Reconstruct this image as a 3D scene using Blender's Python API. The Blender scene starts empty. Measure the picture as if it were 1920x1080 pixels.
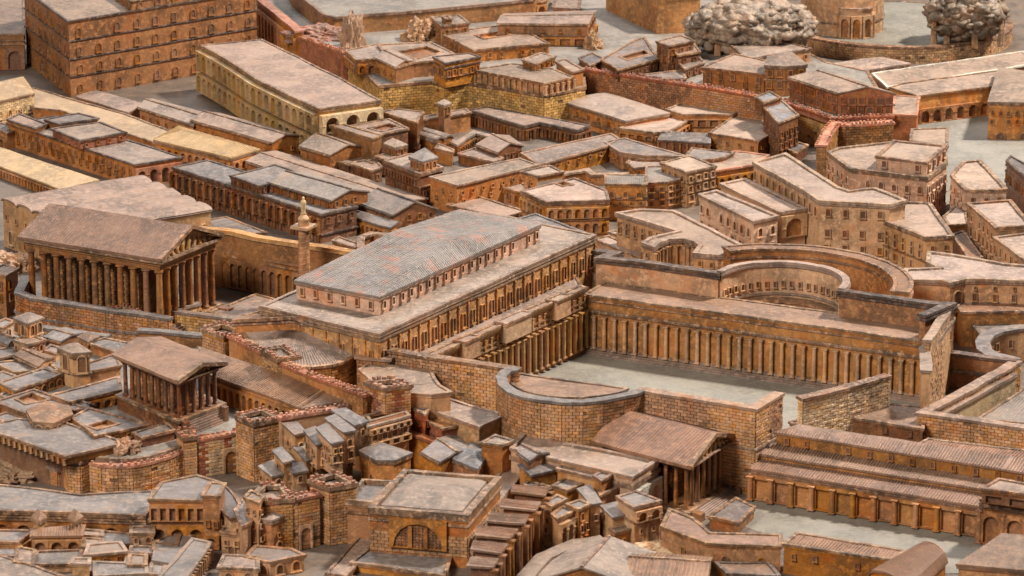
import bpy, bmesh, math, random
from mathutils import Vector, noise, geometry

# ------------------------------------------------------------------ camera, world, lamps, exposure
scene = bpy.context.scene
col = scene.collection
PITCH = math.radians(16.5)
cam_d = bpy.data.cameras.new('camera')
cam = bpy.data.objects.new('camera', cam_d); col.objects.link(cam)
cam.location = (0, -71 * math.cos(PITCH), 71 * math.sin(PITCH))
cam.rotation_euler = (math.pi / 2 - PITCH, 0, 0)
cam_d.sensor_width = 36; cam_d.lens = 133.125
cam_d.clip_start = 1; cam_d.clip_end = 1000
cam_d.dof.use_dof = True; cam_d.dof.focus_distance = 69; cam_d.dof.aperture_fstop = 1.8
scene.camera = cam

world = bpy.data.worlds.new('World'); scene.world = world; world.use_nodes = True
bg = world.node_tree.nodes['Background']
bg.inputs[0].default_value = (0.97, 0.98, 1.0, 1); bg.inputs[1].default_value = 0.18

def area(name, loc, target, size, power, colr):
    d = bpy.data.lights.new(name, 'AREA'); d.shape = 'DISK'; d.size = size; d.energy = power; d.color = colr
    o = bpy.data.objects.new(name, d); col.objects.link(o); o.location = loc
    o.rotation_euler = (Vector(target) - Vector(loc)).to_track_quat('-Z', 'Y').to_euler()
    return o
area('gallery_lamp', (48, 14, 62), (0, 0, 0), 7, 140000, (1.0, 0.965, 0.91))      # key, high on the right
area('skylight_lamp', (-15, 70, 75), (0, 0, 0), 40, 52000, (0.90, 0.95, 1.0))    # soft daylight from the far side
area('fill_lamp', (-42, -66, 58), (0, 0, 0), 26, 85000, (1.0, 0.95, 0.88))   # fill added at the front left to brighten the walls facing it
scene.view_settings.view_transform = 'Standard'; scene.view_settings.look = 'None'
scene.view_settings.exposure = 0.0; scene.view_settings.gamma = 1.0
scene.view_settings.use_curve_mapping = False
CAM = Vector(cam.location)

# ------------------------------------------------------------------ materials
MATS = {}
def patina(name, base, dark=0.55, light=1.25, big=1.1, fine=9.0, rough=0.42, bump=0.75, chips=0.0, gold=None, spots=0.5, stripe=None, island=False):
    m = bpy.data.materials.new(name); m.use_nodes = True; MATS[name] = m
    nt = m.node_tree; N = nt.nodes; L = nt.links
    b = N['Principled BSDF']
    geo = N.new('ShaderNodeNewGeometry'); oi = N.new('ShaderNodeObjectInfo')
    def nz(scale, detail, rgh, vec=None):
        n = N.new('ShaderNodeTexNoise'); n.inputs['Scale'].default_value = scale; n.inputs['Detail'].default_value = detail
        n.inputs['Roughness'].default_value = rgh; L.new(vec or geo.outputs['Position'], n.inputs['Vector']); return n.outputs['Fac']
    def ramp(sock, p0, p1):
        r = N.new('ShaderNodeMapRange'); r.interpolation_type = 'SMOOTHSTEP'
        r.inputs[1].default_value = p0; r.inputs[2].default_value = p1; L.new(sock, r.inputs[0]); return r.outputs[0]
    def mix(fac, a, c, mode='MIX'):
        x = N.new('ShaderNodeMix'); x.data_type = 'RGBA'; x.blend_type = mode
        if isinstance(fac, float): x.inputs[0].default_value = fac
        else: L.new(fac, x.inputs[0])
        for s, v in ((x.inputs[6], a), (x.inputs[7], c)):
            if isinstance(v, tuple): s.default_value = (*v, 1)
            else: L.new(v, s)
        return x.outputs[2]
    def mul(sock, k):
        x = N.new('ShaderNodeMath'); x.operation = 'MULTIPLY'; L.new(sock, x.inputs[0])
        if isinstance(k, float): x.inputs[1].default_value = k
        else: L.new(k, x.inputs[1])
        return x.outputs[0]
    dk = tuple(c * dark for c in base); lt = tuple(min(1, c * light) for c in base)
    c = mix(ramp(nz(big, 5, 0.66), 0.40, 0.60), dk, base)
    c = mix(mul(ramp(nz(fine, 6, 0.75), 0.47, 0.64), 0.85), c, lt)
    c = mix(mul(ramp(nz(4.3, 6, 0.7), 0.54, 0.66), 0.55), c, dk)
    gcol = gold or (base[0] * 1.05, base[1] * 0.72, base[2] * 0.45)
    c = mix(mul(ramp(nz(2.7, 4, 0.6), 0.50, 0.72), 0.6), c, gcol)
    # runs of dark varnish down the faces
    mp = N.new('ShaderNodeMapping'); mp.inputs['Scale'].default_value = (9, 9, 1.6); L.new(geo.outputs['Position'], mp.inputs[0])
    c = mix(mul(ramp(nz(1.0, 4, 0.65, mp.outputs[0]), 0.55, 0.78), spots), c, tuple(x * 0.30 for x in base))
    c = mix(mul(ramp(nz(26, 3, 0.7), 0.60, 0.74), spots), c, tuple(x * 0.22 for x in base))
    if chips:
        c = mix(mul(ramp(nz(9.5, 5, 0.8), 0.655, 0.69), chips), c, (0.72, 0.66, 0.57))
    if stripe:
        w = N.new('ShaderNodeTexWave'); w.inputs['Scale'].default_value = stripe; w.inputs['Distortion'].default_value = 1.0
        L.new(geo.outputs['Position'], w.inputs['Vector'])
        c = mix(mul(w.outputs['Fac'], 0.18), c, dk)
    h = N.new('ShaderNodeHueSaturation')
    r1 = N.new('ShaderNodeMapRange'); r1.inputs[3].default_value = 0.84; r1.inputs[4].default_value = 1.14; L.new(oi.outputs['Random'], r1.inputs[0])
    v = r1.outputs[0]
    if island:
        r2 = N.new('ShaderNodeMapRange'); r2.inputs[3].default_value = 0.72; r2.inputs[4].default_value = 1.25
        L.new(geo.outputs['Random Per Island'], r2.inputs[0]); v = mul(v, r2.outputs[0])
    def frac(k, lo, hi):
        a1 = N.new('ShaderNodeMath'); a1.operation = 'MULTIPLY'; a1.inputs[1].default_value = k; L.new(oi.outputs['Random'], a1.inputs[0])
        a2 = N.new('ShaderNodeMath'); a2.operation = 'FRACT'; L.new(a1.outputs[0], a2.inputs[0])
        a3 = N.new('ShaderNodeMapRange'); a3.inputs[3].default_value = lo; a3.inputs[4].default_value = hi; L.new(a2.outputs[0], a3.inputs[0]); return a3.outputs[0]
    L.new(frac(17.3, 0.491, 0.501), h.inputs['Hue']); L.new(frac(91.7, 0.93, 1.14), h.inputs['Saturation'])
    L.new(v, h.inputs['Value']); L.new(c, h.inputs['Color'])
    L.new(h.outputs[0], b.inputs['Base Color'])
    b.inputs['Roughness'].default_value = rough
    rr = N.new('ShaderNodeMapRange'); rr.inputs[3].default_value = rough - 0.14; rr.inputs[4].default_value = rough + 0.2
    L.new(nz(14, 4, 0.6), rr.inputs[0]); L.new(rr.outputs[0], b.inputs['Roughness'])
    b.inputs['Specular IOR Level'].default_value = 0.45
    b1 = N.new('ShaderNodeBump'); b1.inputs['Strength'].default_value = bump; b1.inputs['Distance'].default_value = 0.03
    L.new(nz(11, 7, 0.72), b1.inputs['Height'])
    b2 = N.new('ShaderNodeBump'); b2.inputs['Strength'].default_value = bump * 0.8; b2.inputs['Distance'].default_value = 0.010
    L.new(nz(55, 4, 0.7), b2.inputs['Height']); L.new(b1.outputs[0], b2.inputs['Normal'])
    L.new(b2.outputs[0], b.inputs['Normal'])
    return m
patina('gold', (0.43, 0.194, 0.066), dark=.48, light=1.4)
patina('yellow', (0.50, 0.246, 0.09), dark=.52, light=1.35, chips=0.2)
patina('tan', (0.50, 0.295, 0.155), dark=.55, light=1.3, chips=0.15)
patina('pink', (0.57, 0.36, 0.235), dark=.62, light=1.3, chips=0.3)
patina('brown', (0.255, 0.115, 0.042), dark=.5, light=1.6)
patina('orange', (0.37, 0.165, 0.054), dark=.5, light=1.45)
patina('dark', (0.165, 0.070, 0.030), dark=.5, light=1.8)
patina('redwash', (0.33, 0.125, 0.058), light=1.4, gold=(0.40, 0.19, 0.06), chips=0.3)
patina('cream', (0.58, 0.41, 0.23), light=1.25, chips=0.5)
patina('white', (0.68, 0.58, 0.45), light=1.1, chips=0.3, spots=0.25)
patina('olive', (0.43, 0.272, 0.118), light=1.3, chips=0.9)
patina('dust', (0.25, 0.172, 0.123), dark=0.55, light=1.4, rough=0.55, gold=(0.27, 0.165, 0.11), spots=0.35, bump=0.5)
patina('slate', (0.17, 0.133, 0.112), dark=0.55, light=1.5, rough=0.5, gold=(0.25, 0.16, 0.10), spots=0.3, bump=0.45, chips=0.12)
patina('tile', (0.215, 0.115, 0.064), dark=0.62, light=1.35, rough=0.45, gold=(0.30, 0.17, 0.10), spots=0.3)
patina('greytile', (0.215, 0.168, 0.135), dark=0.65, light=1.25, rough=0.45, gold=(0.30, 0.20, 0.13), spots=0.25)
patina('warmdust', (0.315, 0.218, 0.158), dark=0.62, light=1.3, rough=0.5, gold=(0.33, 0.205, 0.135), spots=0.3, bump=0.5)
patina('basilicatile', (0.225, 0.185, 0.158), dark=0.7, light=1.25, rough=0.42, gold=(0.40, 0.17, 0.10), spots=0.3, big=0.8)
patina('palegold', (0.39, 0.258, 0.132), dark=0.72, light=1.2, rough=0.5, gold=(0.55, 0.34, 0.15), spots=0.2)
patina('trim', (0.22, 0.13, 0.075), dark=0.38, light=2.4, rough=0.38, chips=0.6, bump=0.8)
patina('darktrim', (0.10, 0.066, 0.048), dark=0.45, light=2.6, rough=0.38, chips=0.4, bump=0.8)
patina('rooftrim', (0.29, 0.19, 0.125), dark=0.5, light=1.6, rough=0.42, chips=0.35, bump=0.7)
patina('goldtrim', (0.40, 0.22, 0.085), dark=0.55, light=1.4, rough=0.45, chips=0.2)
patina('recess', (0.175, 0.080, 0.034), dark=0.6, light=1.6, rough=0.6)  # backs of windows and niches, their shade put into the colour
patina('paving', (0.25, 0.218, 0.172), dark=0.72, light=1.2, rough=0.5, gold=(0.22, 0.195, 0.16), spots=0.4, bump=0.45)
patina('ground', (0.125, 0.092, 0.066), dark=0.6, light=1.25, rough=0.6, gold=(0.22, 0.15, 0.09), bump=0.4)
patina('terracetop', (0.20, 0.165, 0.128), dark=0.6, light=1.25, rough=0.55, gold=(0.18, 0.125, 0.08), bump=0.5)
patina('brick', (0.45, 0.242, 0.11), light=1.35, island=True, chips=0.12)
patina('brickpale', (0.56, 0.38, 0.22), light=1.25, island=True, chips=0.4)
patina('brickdark', (0.34, 0.17, 0.075), light=1.5, island=True)
patina('brickolive', (0.47, 0.275, 0.11), light=1.35, island=True, chips=0.6)
patina('mortar', (0.19, 0.10, 0.05), dark=0.6, light=1.5)
patina('redchip', (0.34, 0.165, 0.10), light=1.6, island=True, chips=0.9, gold=(0.40, 0.12, 0.06))
patina('redstain', (0.34, 0.115, 0.058), light=1.3, gold=(0.45, 0.2, 0.075))
patina('bluestain', (0.20, 0.18, 0.175), light=1.4)
patina('rock', (0.36, 0.21, 0.115), dark=0.5, light=1.5, chips=0.5, bump=0.9)
patina('treecast', (0.27, 0.20, 0.138), dark=0.4, light=1.7, chips=0.35, bump=1.0, rough=0.32, fine=6.0)

# ------------------------------------------------------------------ small helpers
RNG = random.Random(7)
LAST = [None, Vector((0, 0, 0))]
HOST = {}   # latest wall, roof, coping of the thing being built
UNDER = {'roof_ribs': 'roof', 'ridge': 'roof', 'eave': 'roof', 'brickwork': 'wall', 'string_course': 'wall', 'moulding': 'wall', 'court_rim': 'roof', 'spiral_band': 'shaft'}
def wob(p, a=0.009):
    q = Vector(p)
    n1 = noise.noise_vector(q * 1.7); n2 = noise.noise_vector(q * 5.3)
    return q + (n1 * 0.9 + n2 * 0.6) * a
def V3(p, z): return Vector((p[0], p[1], z))
def empty(name, loc, label, cat, group=None):
    o = bpy.data.objects.new(name, None); o.empty_display_size = 0.1; col.objects.link(o); o.location = loc
    o['label'] = label; o['category'] = cat; o['kind'] = 'thing'
    if group: o['group'] = group
    LAST[0] = o; LAST[1] = Vector(loc); HOST.clear()
    return o
def link(name, me, parent=None, loc=(0, 0, 0), rotz=0.0, kind=None):
    o = bpy.data.objects.new(name, me); col.objects.link(o)
    if parent: o.parent = parent
    o.location = loc
    if rotz: o.rotation_euler = (0, 0, rotz)
    if kind: o['kind'] = kind
    return o
class MB:
    def __init__(s): s.v = []; s.f = []; s.m = []
    def face(s, pts, mi=0):
        i = len(s.v); s.v += [tuple(p) for p in pts]; s.f.append(tuple(range(i, i + len(pts)))); s.m.append(mi)
    def box(s, c, d, up, n, lx, ly, lz, mi=0):
        # c centre of base; d along, n across, up
        d = Vector(d); n = Vector(n); up = Vector(up); c = Vector(c)
        i = len(s.v)
        for sz in (0, 1):
            for sx, sy in ((-1, -1), (1, -1), (1, 1), (-1, 1)):
                s.v.append(tuple(c + d * (lx / 2 * sx) + n * (ly / 2 * sy) + up * (lz * sz)))
        for q in ((0, 3, 2, 1), (4, 5, 6, 7), (0, 1, 5, 4), (1, 2, 6, 5), (2, 3, 7, 6), (3, 0, 4, 7)):
            s.f.append(tuple(i + k for k in q)); s.m.append(mi)
    def mesh(s, name, mats, origin=(0, 0, 0), sub=0.0, amp=0.009, weld=True, smooth=False, bevel=0.0):
        me = bpy.data.meshes.new(name)
        O = Vector(origin)
        me.from_pydata(s.v, [], s.f)
        for p, mi in zip(me.polygons, s.m): p.material_index = mi
        for m in (mats if isinstance(mats, (list, tuple)) else [mats]): me.materials.append(MATS[m])
        if weld or sub or bevel:
            bm = bmesh.new(); bm.from_mesh(me)
            if weld:
                bmesh.ops.remove_doubles(bm, verts=bm.verts, dist=1e-5)
                bmesh.ops.recalc_face_normals(bm, faces=bm.faces)
            if bevel:
                es = [e for e in bm.edges if len(e.link_faces) == 2 and e.calc_face_angle(0) > 0.5]
                if es: bmesh.ops.bevel(bm, geom=es, offset=bevel, segments=1, affect='EDGES', clamp_overlap=True)
            if sub:
                for _ in range(5):
                    es = [e for e in bm.edges if e.calc_length() > sub * 1.6]
                    if not es: break
                    bmesh.ops.subdivide_edges(bm, edges=es, cuts=1, use_grid_fill=True)
                for v in bm.verts: v.co = wob(v.co, amp)
            bm.to_mesh(me); bm.free()
        if O.length: me.transform(__import__('mathutils').Matrix.Translation(-O))
        if smooth: me.polygons.foreach_set('use_smooth', [True] * len(me.polygons))
        me.update()
        return me
def put(mb, name, mats, **kw):
    kind = kw.pop('kind', None)
    host = HOST.get(UNDER.get(name)) or LAST[0]
    if name == 'merlon': host = HOST.get('coping') or HOST.get('parapet') or LAST[0]
    o = link(name, mb.mesh(name, mats, origin=LAST[1], **kw), host, kind=kind)
    if name in ('wall', 'roof', 'coping', 'parapet', 'shaft', 'cella', 'retaining_wall'): HOST['wall' if name in ('cella', 'retaining_wall') else name] = o
    return o
def edges(poly):
    n = len(poly)
    for i in range(n):
        a = Vector(poly[i]); b = Vector(poly[(i + 1) % n]); d = b - a; l = d.length
        if l < 1e-4: continue
        d /= l
        yield i, a, b, d, Vector((d.y, -d.x)), l
def facing(a, b, n, z=0.5, lim=0.03):
    m = Vector(((a.x + b.x) / 2, (a.y + b.y) / 2, z)); t = (CAM - m).normalized()
    return n.x * t.x + n.y * t.y > lim
def offset(poly, o):
    n = len(poly); out = []
    for i in range(n):
        p = Vector(poly[i - 1]); c = Vector(poly[i]); q = Vector(poly[(i + 1) % n])
        d1 = (c - p).normalized(); d2 = (q - c).normalized()
        n1 = Vector((d1.y, -d1.x)); n2 = Vector((d2.y, -d2.x))
        k = 1 + n1.dot(n2)
        mv = (n1 + n2) / max(k, 0.35)
        out.append(tuple(c + mv * o))
    return out
def tess(rings, z):
    r3 = [[V3(p, z) for p in r] for r in rings]
    flat = [p for r in r3 for p in r]
    return [[flat[i] for i in t] for t in geometry.tessellate_polygon(r3)]
def ring(mb, outer, inner, z0, z1, mi=0):
    n = len(outer)
    for i in range(n):
        j = (i + 1) % n
        mb.face((V3(outer[i], z0), V3(outer[j], z0), V3(outer[j], z1), V3(outer[i], z1)), mi)
        mb.face((V3(outer[i], z1), V3(outer[j], z1), V3(inner[j], z1), V3(inner[i], z1)), mi)
        mb.face((V3(inner[j], z0), V3(inner[i], z0), V3(inner[i], z1), V3(inner[j], z1)), mi)
        mb.face((V3(outer[j], z0), V3(outer[i], z0), V3(inner[i], z0), V3(inner[j], z0)), mi)

# ------------------------------------------------------------------ shared piece meshes
CACHE = {}
def arch_outline(w, h, seg=7, flat=False):
    r = w / 2
    if flat or h <= r: return [(-r, 0), (r, 0), (r, h), (-r, h)]
    pts = [(-r, 0), (r, 0)]
    for k in range(seg + 1):
        a = math.pi * k / seg
        pts.append((r * math.cos(a), h - r + r * math.sin(a)))
    return pts
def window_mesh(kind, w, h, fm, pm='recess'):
    key = ('w', kind, round(w, 2), round(h, 2), fm, pm)
    if key in CACHE: return CACHE[key]
    mb = MB(); t = min(0.022, w * 0.2); D = 0.028
    o = arch_outline(w + 2 * t, h + 2 * t, flat=kind == 'r'); i = arch_outline(w, h, flat=kind == 'r')
    o = [(x, z - t) for x, z in o]
    n = len(o)
    for k in range(n):
        j = (k + 1) % n
        a, b = o[k], o[j]; c, d = i[k], i[j]
        mb.face(((a[0], -D, a[1]), (b[0], -D, b[1]), (d[0], -D, d[1]), (c[0], -D, c[1])), 0)
        mb.face(((a[0], 0.01, a[1]), (b[0], 0.01, b[1]), (b[0], -D, b[1]), (a[0], -D, a[1])), 0)
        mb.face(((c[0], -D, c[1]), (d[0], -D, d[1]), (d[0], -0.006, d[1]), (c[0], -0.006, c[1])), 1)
    mb.face([(x, -0.012, z) for x, z in i], 1)  # dark pane stands in for the shade of a window hole
    # sill
    mb.box((0, -D * 0.8, -t * 1.8), (1, 0, 0), (0, 0, 1), (0, 1, 0), w + 3.4 * t, D * 1.8, t * 0.9, 0)
    CACHE[key] = mb.mesh('window', [fm, pm], weld=False)
    return CACHE[key]
def bay_mesh(w, h, fm, pm=None, depth=0.07, open_w=0.66, flat=False, sill=0.03, top=0.14):
    pm = pm or {'dark': 'recess', 'brown': 'recess', 'gold': 'brown', 'yellow': 'orange', 'tan': 'orange', 'white': 'tan', 'olive': 'recess', 'cream': 'brown', 'orange': 'brown', 'redwash': 'recess'}.get(fm, 'brown')  # arch backs darker than the wall, recess shade put into the colour
    key = ('b', round(w, 2), round(h, 2), fm, pm, depth, open_w, flat, sill, top)
    if key in CACHE: return CACHE[key]
    mb = MB()
    ow = w * open_w; oh = h * (1 - sill - top)
    hole = [(x, z + h * sill) for x, z in arch_outline(ow, oh, 8, flat)]
    outer = [(-w / 2, 0), (w / 2, 0), (w / 2, h), (-w / 2, h)]
    r3 = [[Vector((x, z, 0)) for x, z in outer], [Vector((x, z, 0)) for x, z in reversed(hole)]]
    fl = [p for r in r3 for p in r]
    for t in geometry.tessellate_polygon(r3): mb.face([(fl[i].x, -depth, fl[i].y) for i in t], 0)
    n = len(hole)
    for k in range(n):
        c, d = hole[k], hole[(k + 1) % n]
        mb.face(((c[0], -depth, c[1]), (d[0], -depth, d[1]), (d[0], 0, d[1]), (c[0], 0, c[1])), 0)
    for k in range(4):
        c, d = outer[k], outer[(k + 1) % 4]
        mb.face(((c[0], 0, c[1]), (d[0], 0, d[1]), (d[0], -depth, d[1]), (c[0], -depth, c[1])), 0)
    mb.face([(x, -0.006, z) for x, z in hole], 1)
    # impost blocks and archivolt line
    if not flat:
        zi = h * sill + oh - ow / 2
        for s in (-1, 1): mb.box((s * (ow / 2 + (w - ow) / 4), -depth - 0.006, zi - 0.012), (1, 0, 0), (0, 0, 1), (0, 1, 0), (w - ow) / 2, 0.014, 0.02, 0)
    CACHE[key] = mb.mesh('arch', [fm, pm], weld=False)
    return CACHE[key]
def column_mesh(r, h, m, seg=12):
    key = ('c', round(r, 3), round(h, 2), m)
    if key in CACHE: return CACHE[key]
    mb = MB()
    prof = [(1.2, 0), (1.2, .03), (1.1, .035), (1.15, .05), (1.02, .06), (1.0, .3), (.97, .6), (.9, .905), (.98, .91), (.94, .92), (1.0, .95), (1.15, .972), (1.2, .975), (1.2, 1.0)]
    n = len(prof)
    for k in range(n - 1):
        (r0, z0), (r1, z1) = prof[k], prof[k + 1]
        for s in range(seg):
            a0 = 2 * math.pi * s / seg; a1 = 2 * math.pi * (s + 1) / seg
            mb.face(((r * r0 * math.cos(a0), r * r0 * math.sin(a0), z0 * h), (r * r0 * math.cos(a1), r * r0 * math.sin(a1), z0 * h),
                     (r * r1 * math.cos(a1), r * r1 * math.sin(a1), z1 * h), (r * r1 * math.cos(a0), r * r1 * math.sin(a0), z1 * h)))
    mb.box((0, 0, h * 0.965), (1, 0, 0), (0, 0, 1), (0, 1, 0), 2.5 * r, 2.5 * r, h * 0.03)
    mb.box((0, 0, 0), (1, 0, 0), (0, 0, 1), (0, 1, 0), 2.5 * r, 2.5 * r, h * 0.028)
    CACHE[key] = mb.mesh('column', m, weld=True, smooth=False)
    return CACHE[key]
def brick_mesh(w, h, d, m):
    key = ('k', round(w, 3), round(h, 3), round(d, 3), m)
    if key in CACHE: return CACHE[key]
    mb = MB(); mb.box((0, -d / 2, 0), (1, 0, 0), (0, 0, 1), (0, 1, 0), w, d, h)
    CACHE[key] = mb.mesh('brick', m, weld=True, bevel=min(h, d) * 0.25)
    return CACHE[key]

# ------------------------------------------------------------------ facade dressing
def along(a, d, n, l, sp, w):
    k = max(1, int(round((l - w * 0.4) / sp)))
    s = l / k
    for i in range(k): yield a + d * (s * (i + 0.5)), s
def dress(poly, z0, z1, specs, wallm, name=''):
    root, O = HOST.get('wall') or LAST[0], LAST[1]
    H = z1 - z0
    for i, a, b, d, n, l in edges(poly):
        if not facing(a, b, n): continue
        rot = math.atan2(d.y, d.x)
        for sp in specs:
            t = sp[0]
            es = sp[-1] if isinstance(sp[-1], (list, tuple)) else None
            if es is not None and i not in es: continue
            if t in ('r', 'a'):
                zb, w, h, s = sp[1:5]
                if l < w * 2.0: continue
                if H * zb + h > H - 0.04: h = H - 0.04 - H * zb
                if h < 0.035: continue
                for p, st in along(a, d, n, l, s, w):
                    if RNG.random() < 0.05: continue
                    q = p + d * RNG.uniform(-.012, .012) + n * 0.003
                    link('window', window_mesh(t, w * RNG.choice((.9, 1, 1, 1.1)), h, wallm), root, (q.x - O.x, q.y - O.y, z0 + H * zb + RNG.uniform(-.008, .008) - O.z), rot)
            elif t in ('B', 'P'):   # arcade / flat opened bays
                zb, hf, w = sp[1:4]
                m = sp[4] if len(sp) > 4 and isinstance(sp[4], str) else wallm
                if l < w * 0.6: continue
                for p, st in along(a, d, n, l, w, 0):
                    q = p + n * 0.004
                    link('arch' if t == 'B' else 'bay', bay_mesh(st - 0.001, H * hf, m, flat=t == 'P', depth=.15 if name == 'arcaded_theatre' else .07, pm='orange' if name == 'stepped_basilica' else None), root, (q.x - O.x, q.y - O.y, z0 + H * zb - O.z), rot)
            elif t == 'C':          # engaged or free columns
                zb, hf, s, r, off = sp[1:6]
                m = sp[6] if len(sp) > 6 and isinstance(sp[6], str) else wallm
                k = max(1, int(round(l / s)))
                for j in range(k + 1):
                    q = a + d * (l * j / k) + n * off
                    link('column', column_mesh(r, H * hf, m), root, (q.x - O.x, q.y - O.y, z0 + H * zb - O.z), rot)
            elif t == 'N':          # recessed dark panel between pilasters (pilaster strips proud)
                zb, hf, s, w = sp[1:5]
                m = sp[5] if len(sp) > 5 and isinstance(sp[5], str) else wallm
                k = max(1, int(round(l / s)))
                key = ('pil', round(w, 3), round(H * hf, 2), m)
                if key not in CACHE:
                    mb = MB(); hh = H * hf
                    mb.box((0, -.008, 0), (1, 0, 0), (0, 0, 1), (0, 1, 0), w, .032, hh)
                    mb.box((0, -.012, hh * .92), (1, 0, 0), (0, 0, 1), (0, 1, 0), w * 1.4, .046, hh * .055)
                    mb.box((0, -.012, 0), (1, 0, 0), (0, 0, 1), (0, 1, 0), w * 1.3, .044, hh * .05)
                    CACHE[key] = mb.mesh('pilaster', m, weld=False)
                for j in range(k + 1):
                    q = a + d * (l * j / k)
                    link('pilaster', CACHE[key], root, (q.x - O.x, q.y - O.y, z0 + H * zb - O.z), rot)
def bricks(poly, z0, z1, m, bw=0.115, bh=0.052, depth=0.016, singles=0, only=None, gap=0.007, stain=None):
    root, O = HOST.get('wall') or LAST[0], LAST[1]
    cells = []
    for i, a, b, d, n, l in edges(poly):
        if not facing(a, b, n) or (only is not None and i not in only): continue
        if l < bw * 0.5: continue
        rows = max(1, int((z1 - z0) / bh)); rh = (z1 - z0) / rows
        for r in range(rows):
            k = max(1, int(round(l / bw))); s = l / k
            sh = 0.5 if r % 2 else 0.0
            for j in range(k + (1 if sh else 0)):
                x0 = max(0, (j - sh) * s); x1 = min(l, (j + 1 - sh) * s)
                if x1 - x0 < s * 0.3: continue
                if RNG.random() < 0.012: continue
                c = a + d * ((x0 + x1) / 2)
                fr_ = (x0 + x1) / 2 / l
                mm = 'redstain' if stain and stain[0] + noise.noise(Vector((c.x * 3, c.y * 3, r * .3))) * .12 < fr_ < stain[1] + noise.noise(Vector((c.x * 3, 9, r * .3))) * .12 else m
                cells.append((c, d, n, x1 - x0 - gap, rh - gap, z0 + r * rh + gap / 2, mm))
    cells.sort(key=lambda c: (c[0].x - CAM.x) ** 2 + (c[0].y - CAM.y) ** 2)
    rest = cells[singles:]
    for c, d, n, w, h, z, mm in cells[:singles]:
        dd = depth * RNG.choice((.8, 1.0, 1.2))
        me = brick_mesh(round(w, 2), round(h, 3), dd, mm)
        link('brick', me, root, (c.x - O.x, c.y - O.y, z - O.z), math.atan2(d.y, d.x) + RNG.uniform(-.03, .03))
    if rest:
        mb = MB()
        for c, d, n, w, h, z, mm in rest:
            dd = depth * RNG.uniform(.6, 1.3); ww = w * RNG.uniform(.92, 1.0)
            p = c + n * (dd / 2); mb.box((p.x, p.y, z), (d.x, d.y, 0), (0, 0, 1), (n.x, n.y, 0), ww, dd, h * RNG.uniform(.88, 1.0), 1 if mm == 'redstain' else 0)
        put(mb, 'brickwork', [m, 'redstain'], weld=False, kind='stuff')
def ribs_on(quad, sp, m, h=0.011, wf=0.42):
    # quad: eaveA, eaveB, ridgeB, ridgeA (3-D); ribs run straight up the slope and stop at hips and ridge
    Q = [Vector(p) for p in quad]; A, B = Q[0], Q[1]
    ux = (B - A); L = ux.length; ux.normalize()
    nrm = (B - A).cross((Q[2] + Q[3]) / 2 - A).normalized()
    if nrm.z < 0: nrm = -nrm
    vx = nrm.cross(ux)
    if vx.dot((Q[2] + Q[3]) / 2 - A) < 0: vx = -vx
    P2 = [((p - A).dot(ux), (p - A).dot(vx)) for p in Q]
    k = max(2, int(L / sp)); mb = MB()
    for i in range(1, k):
        u = L * i / k; vs = []
        for (x0, y0), (x1, y1) in zip(P2, P2[1:] + P2[:1]):
            if (x0 - u) * (x1 - u) < 0: vs.append(y0 + (y1 - y0) * (u - x0) / (x1 - x0))
        if len(vs) < 2: continue
        v0, v1 = max(0, min(vs)), max(vs)
        if v1 - v0 < .03 or RNG.random() < .02: continue
        p = A + ux * u + vx * v0; q = A + ux * u + vx * (v1 - .01)
        sd = ux * (sp * wf / 2); up = nrm * h * RNG.uniform(.6, 1.15); lo = -nrm * .004
        pr = None; segs = 2
        for s in range(segs + 1):
            c = wob(p.lerp(q, s / segs), .008)
            r = (c - sd + lo, c - sd * .5 + up, c + sd * .5 + up, c + sd + lo)
            if pr:
                for e in range(3): mb.face((pr[e], pr[e + 1], r[e + 1], r[e]))
            else: mb.face(r)
            pr = r
        mb.face(tuple(reversed(pr)))
    put(mb, 'roof_ribs', m, weld=False, kind='stuff')
AUTO = {}
def autowin(H, name):
    r = RNG.random()
    t = 'a' if r < .45 else 'r'
    if H < .17: return []
    if H < .34: return [(t, .36, .065, .085, .26)]
    if H < .62: return [(t, .58, .07, .10, .25), ('r', .20, .065, .10, .3)]
    if H < 1.0: return [(t, .70, .075, .11, .26), ('r', .42, .07, .11, .27), ('r', .12, .08, .13, .33)]
    return [(t, .80, .08, .12, .27), ('r', .58, .07, .12, .27), ('r', .36, .07, .12, .3), (t, .12, .09, .14, .33)]

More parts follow.
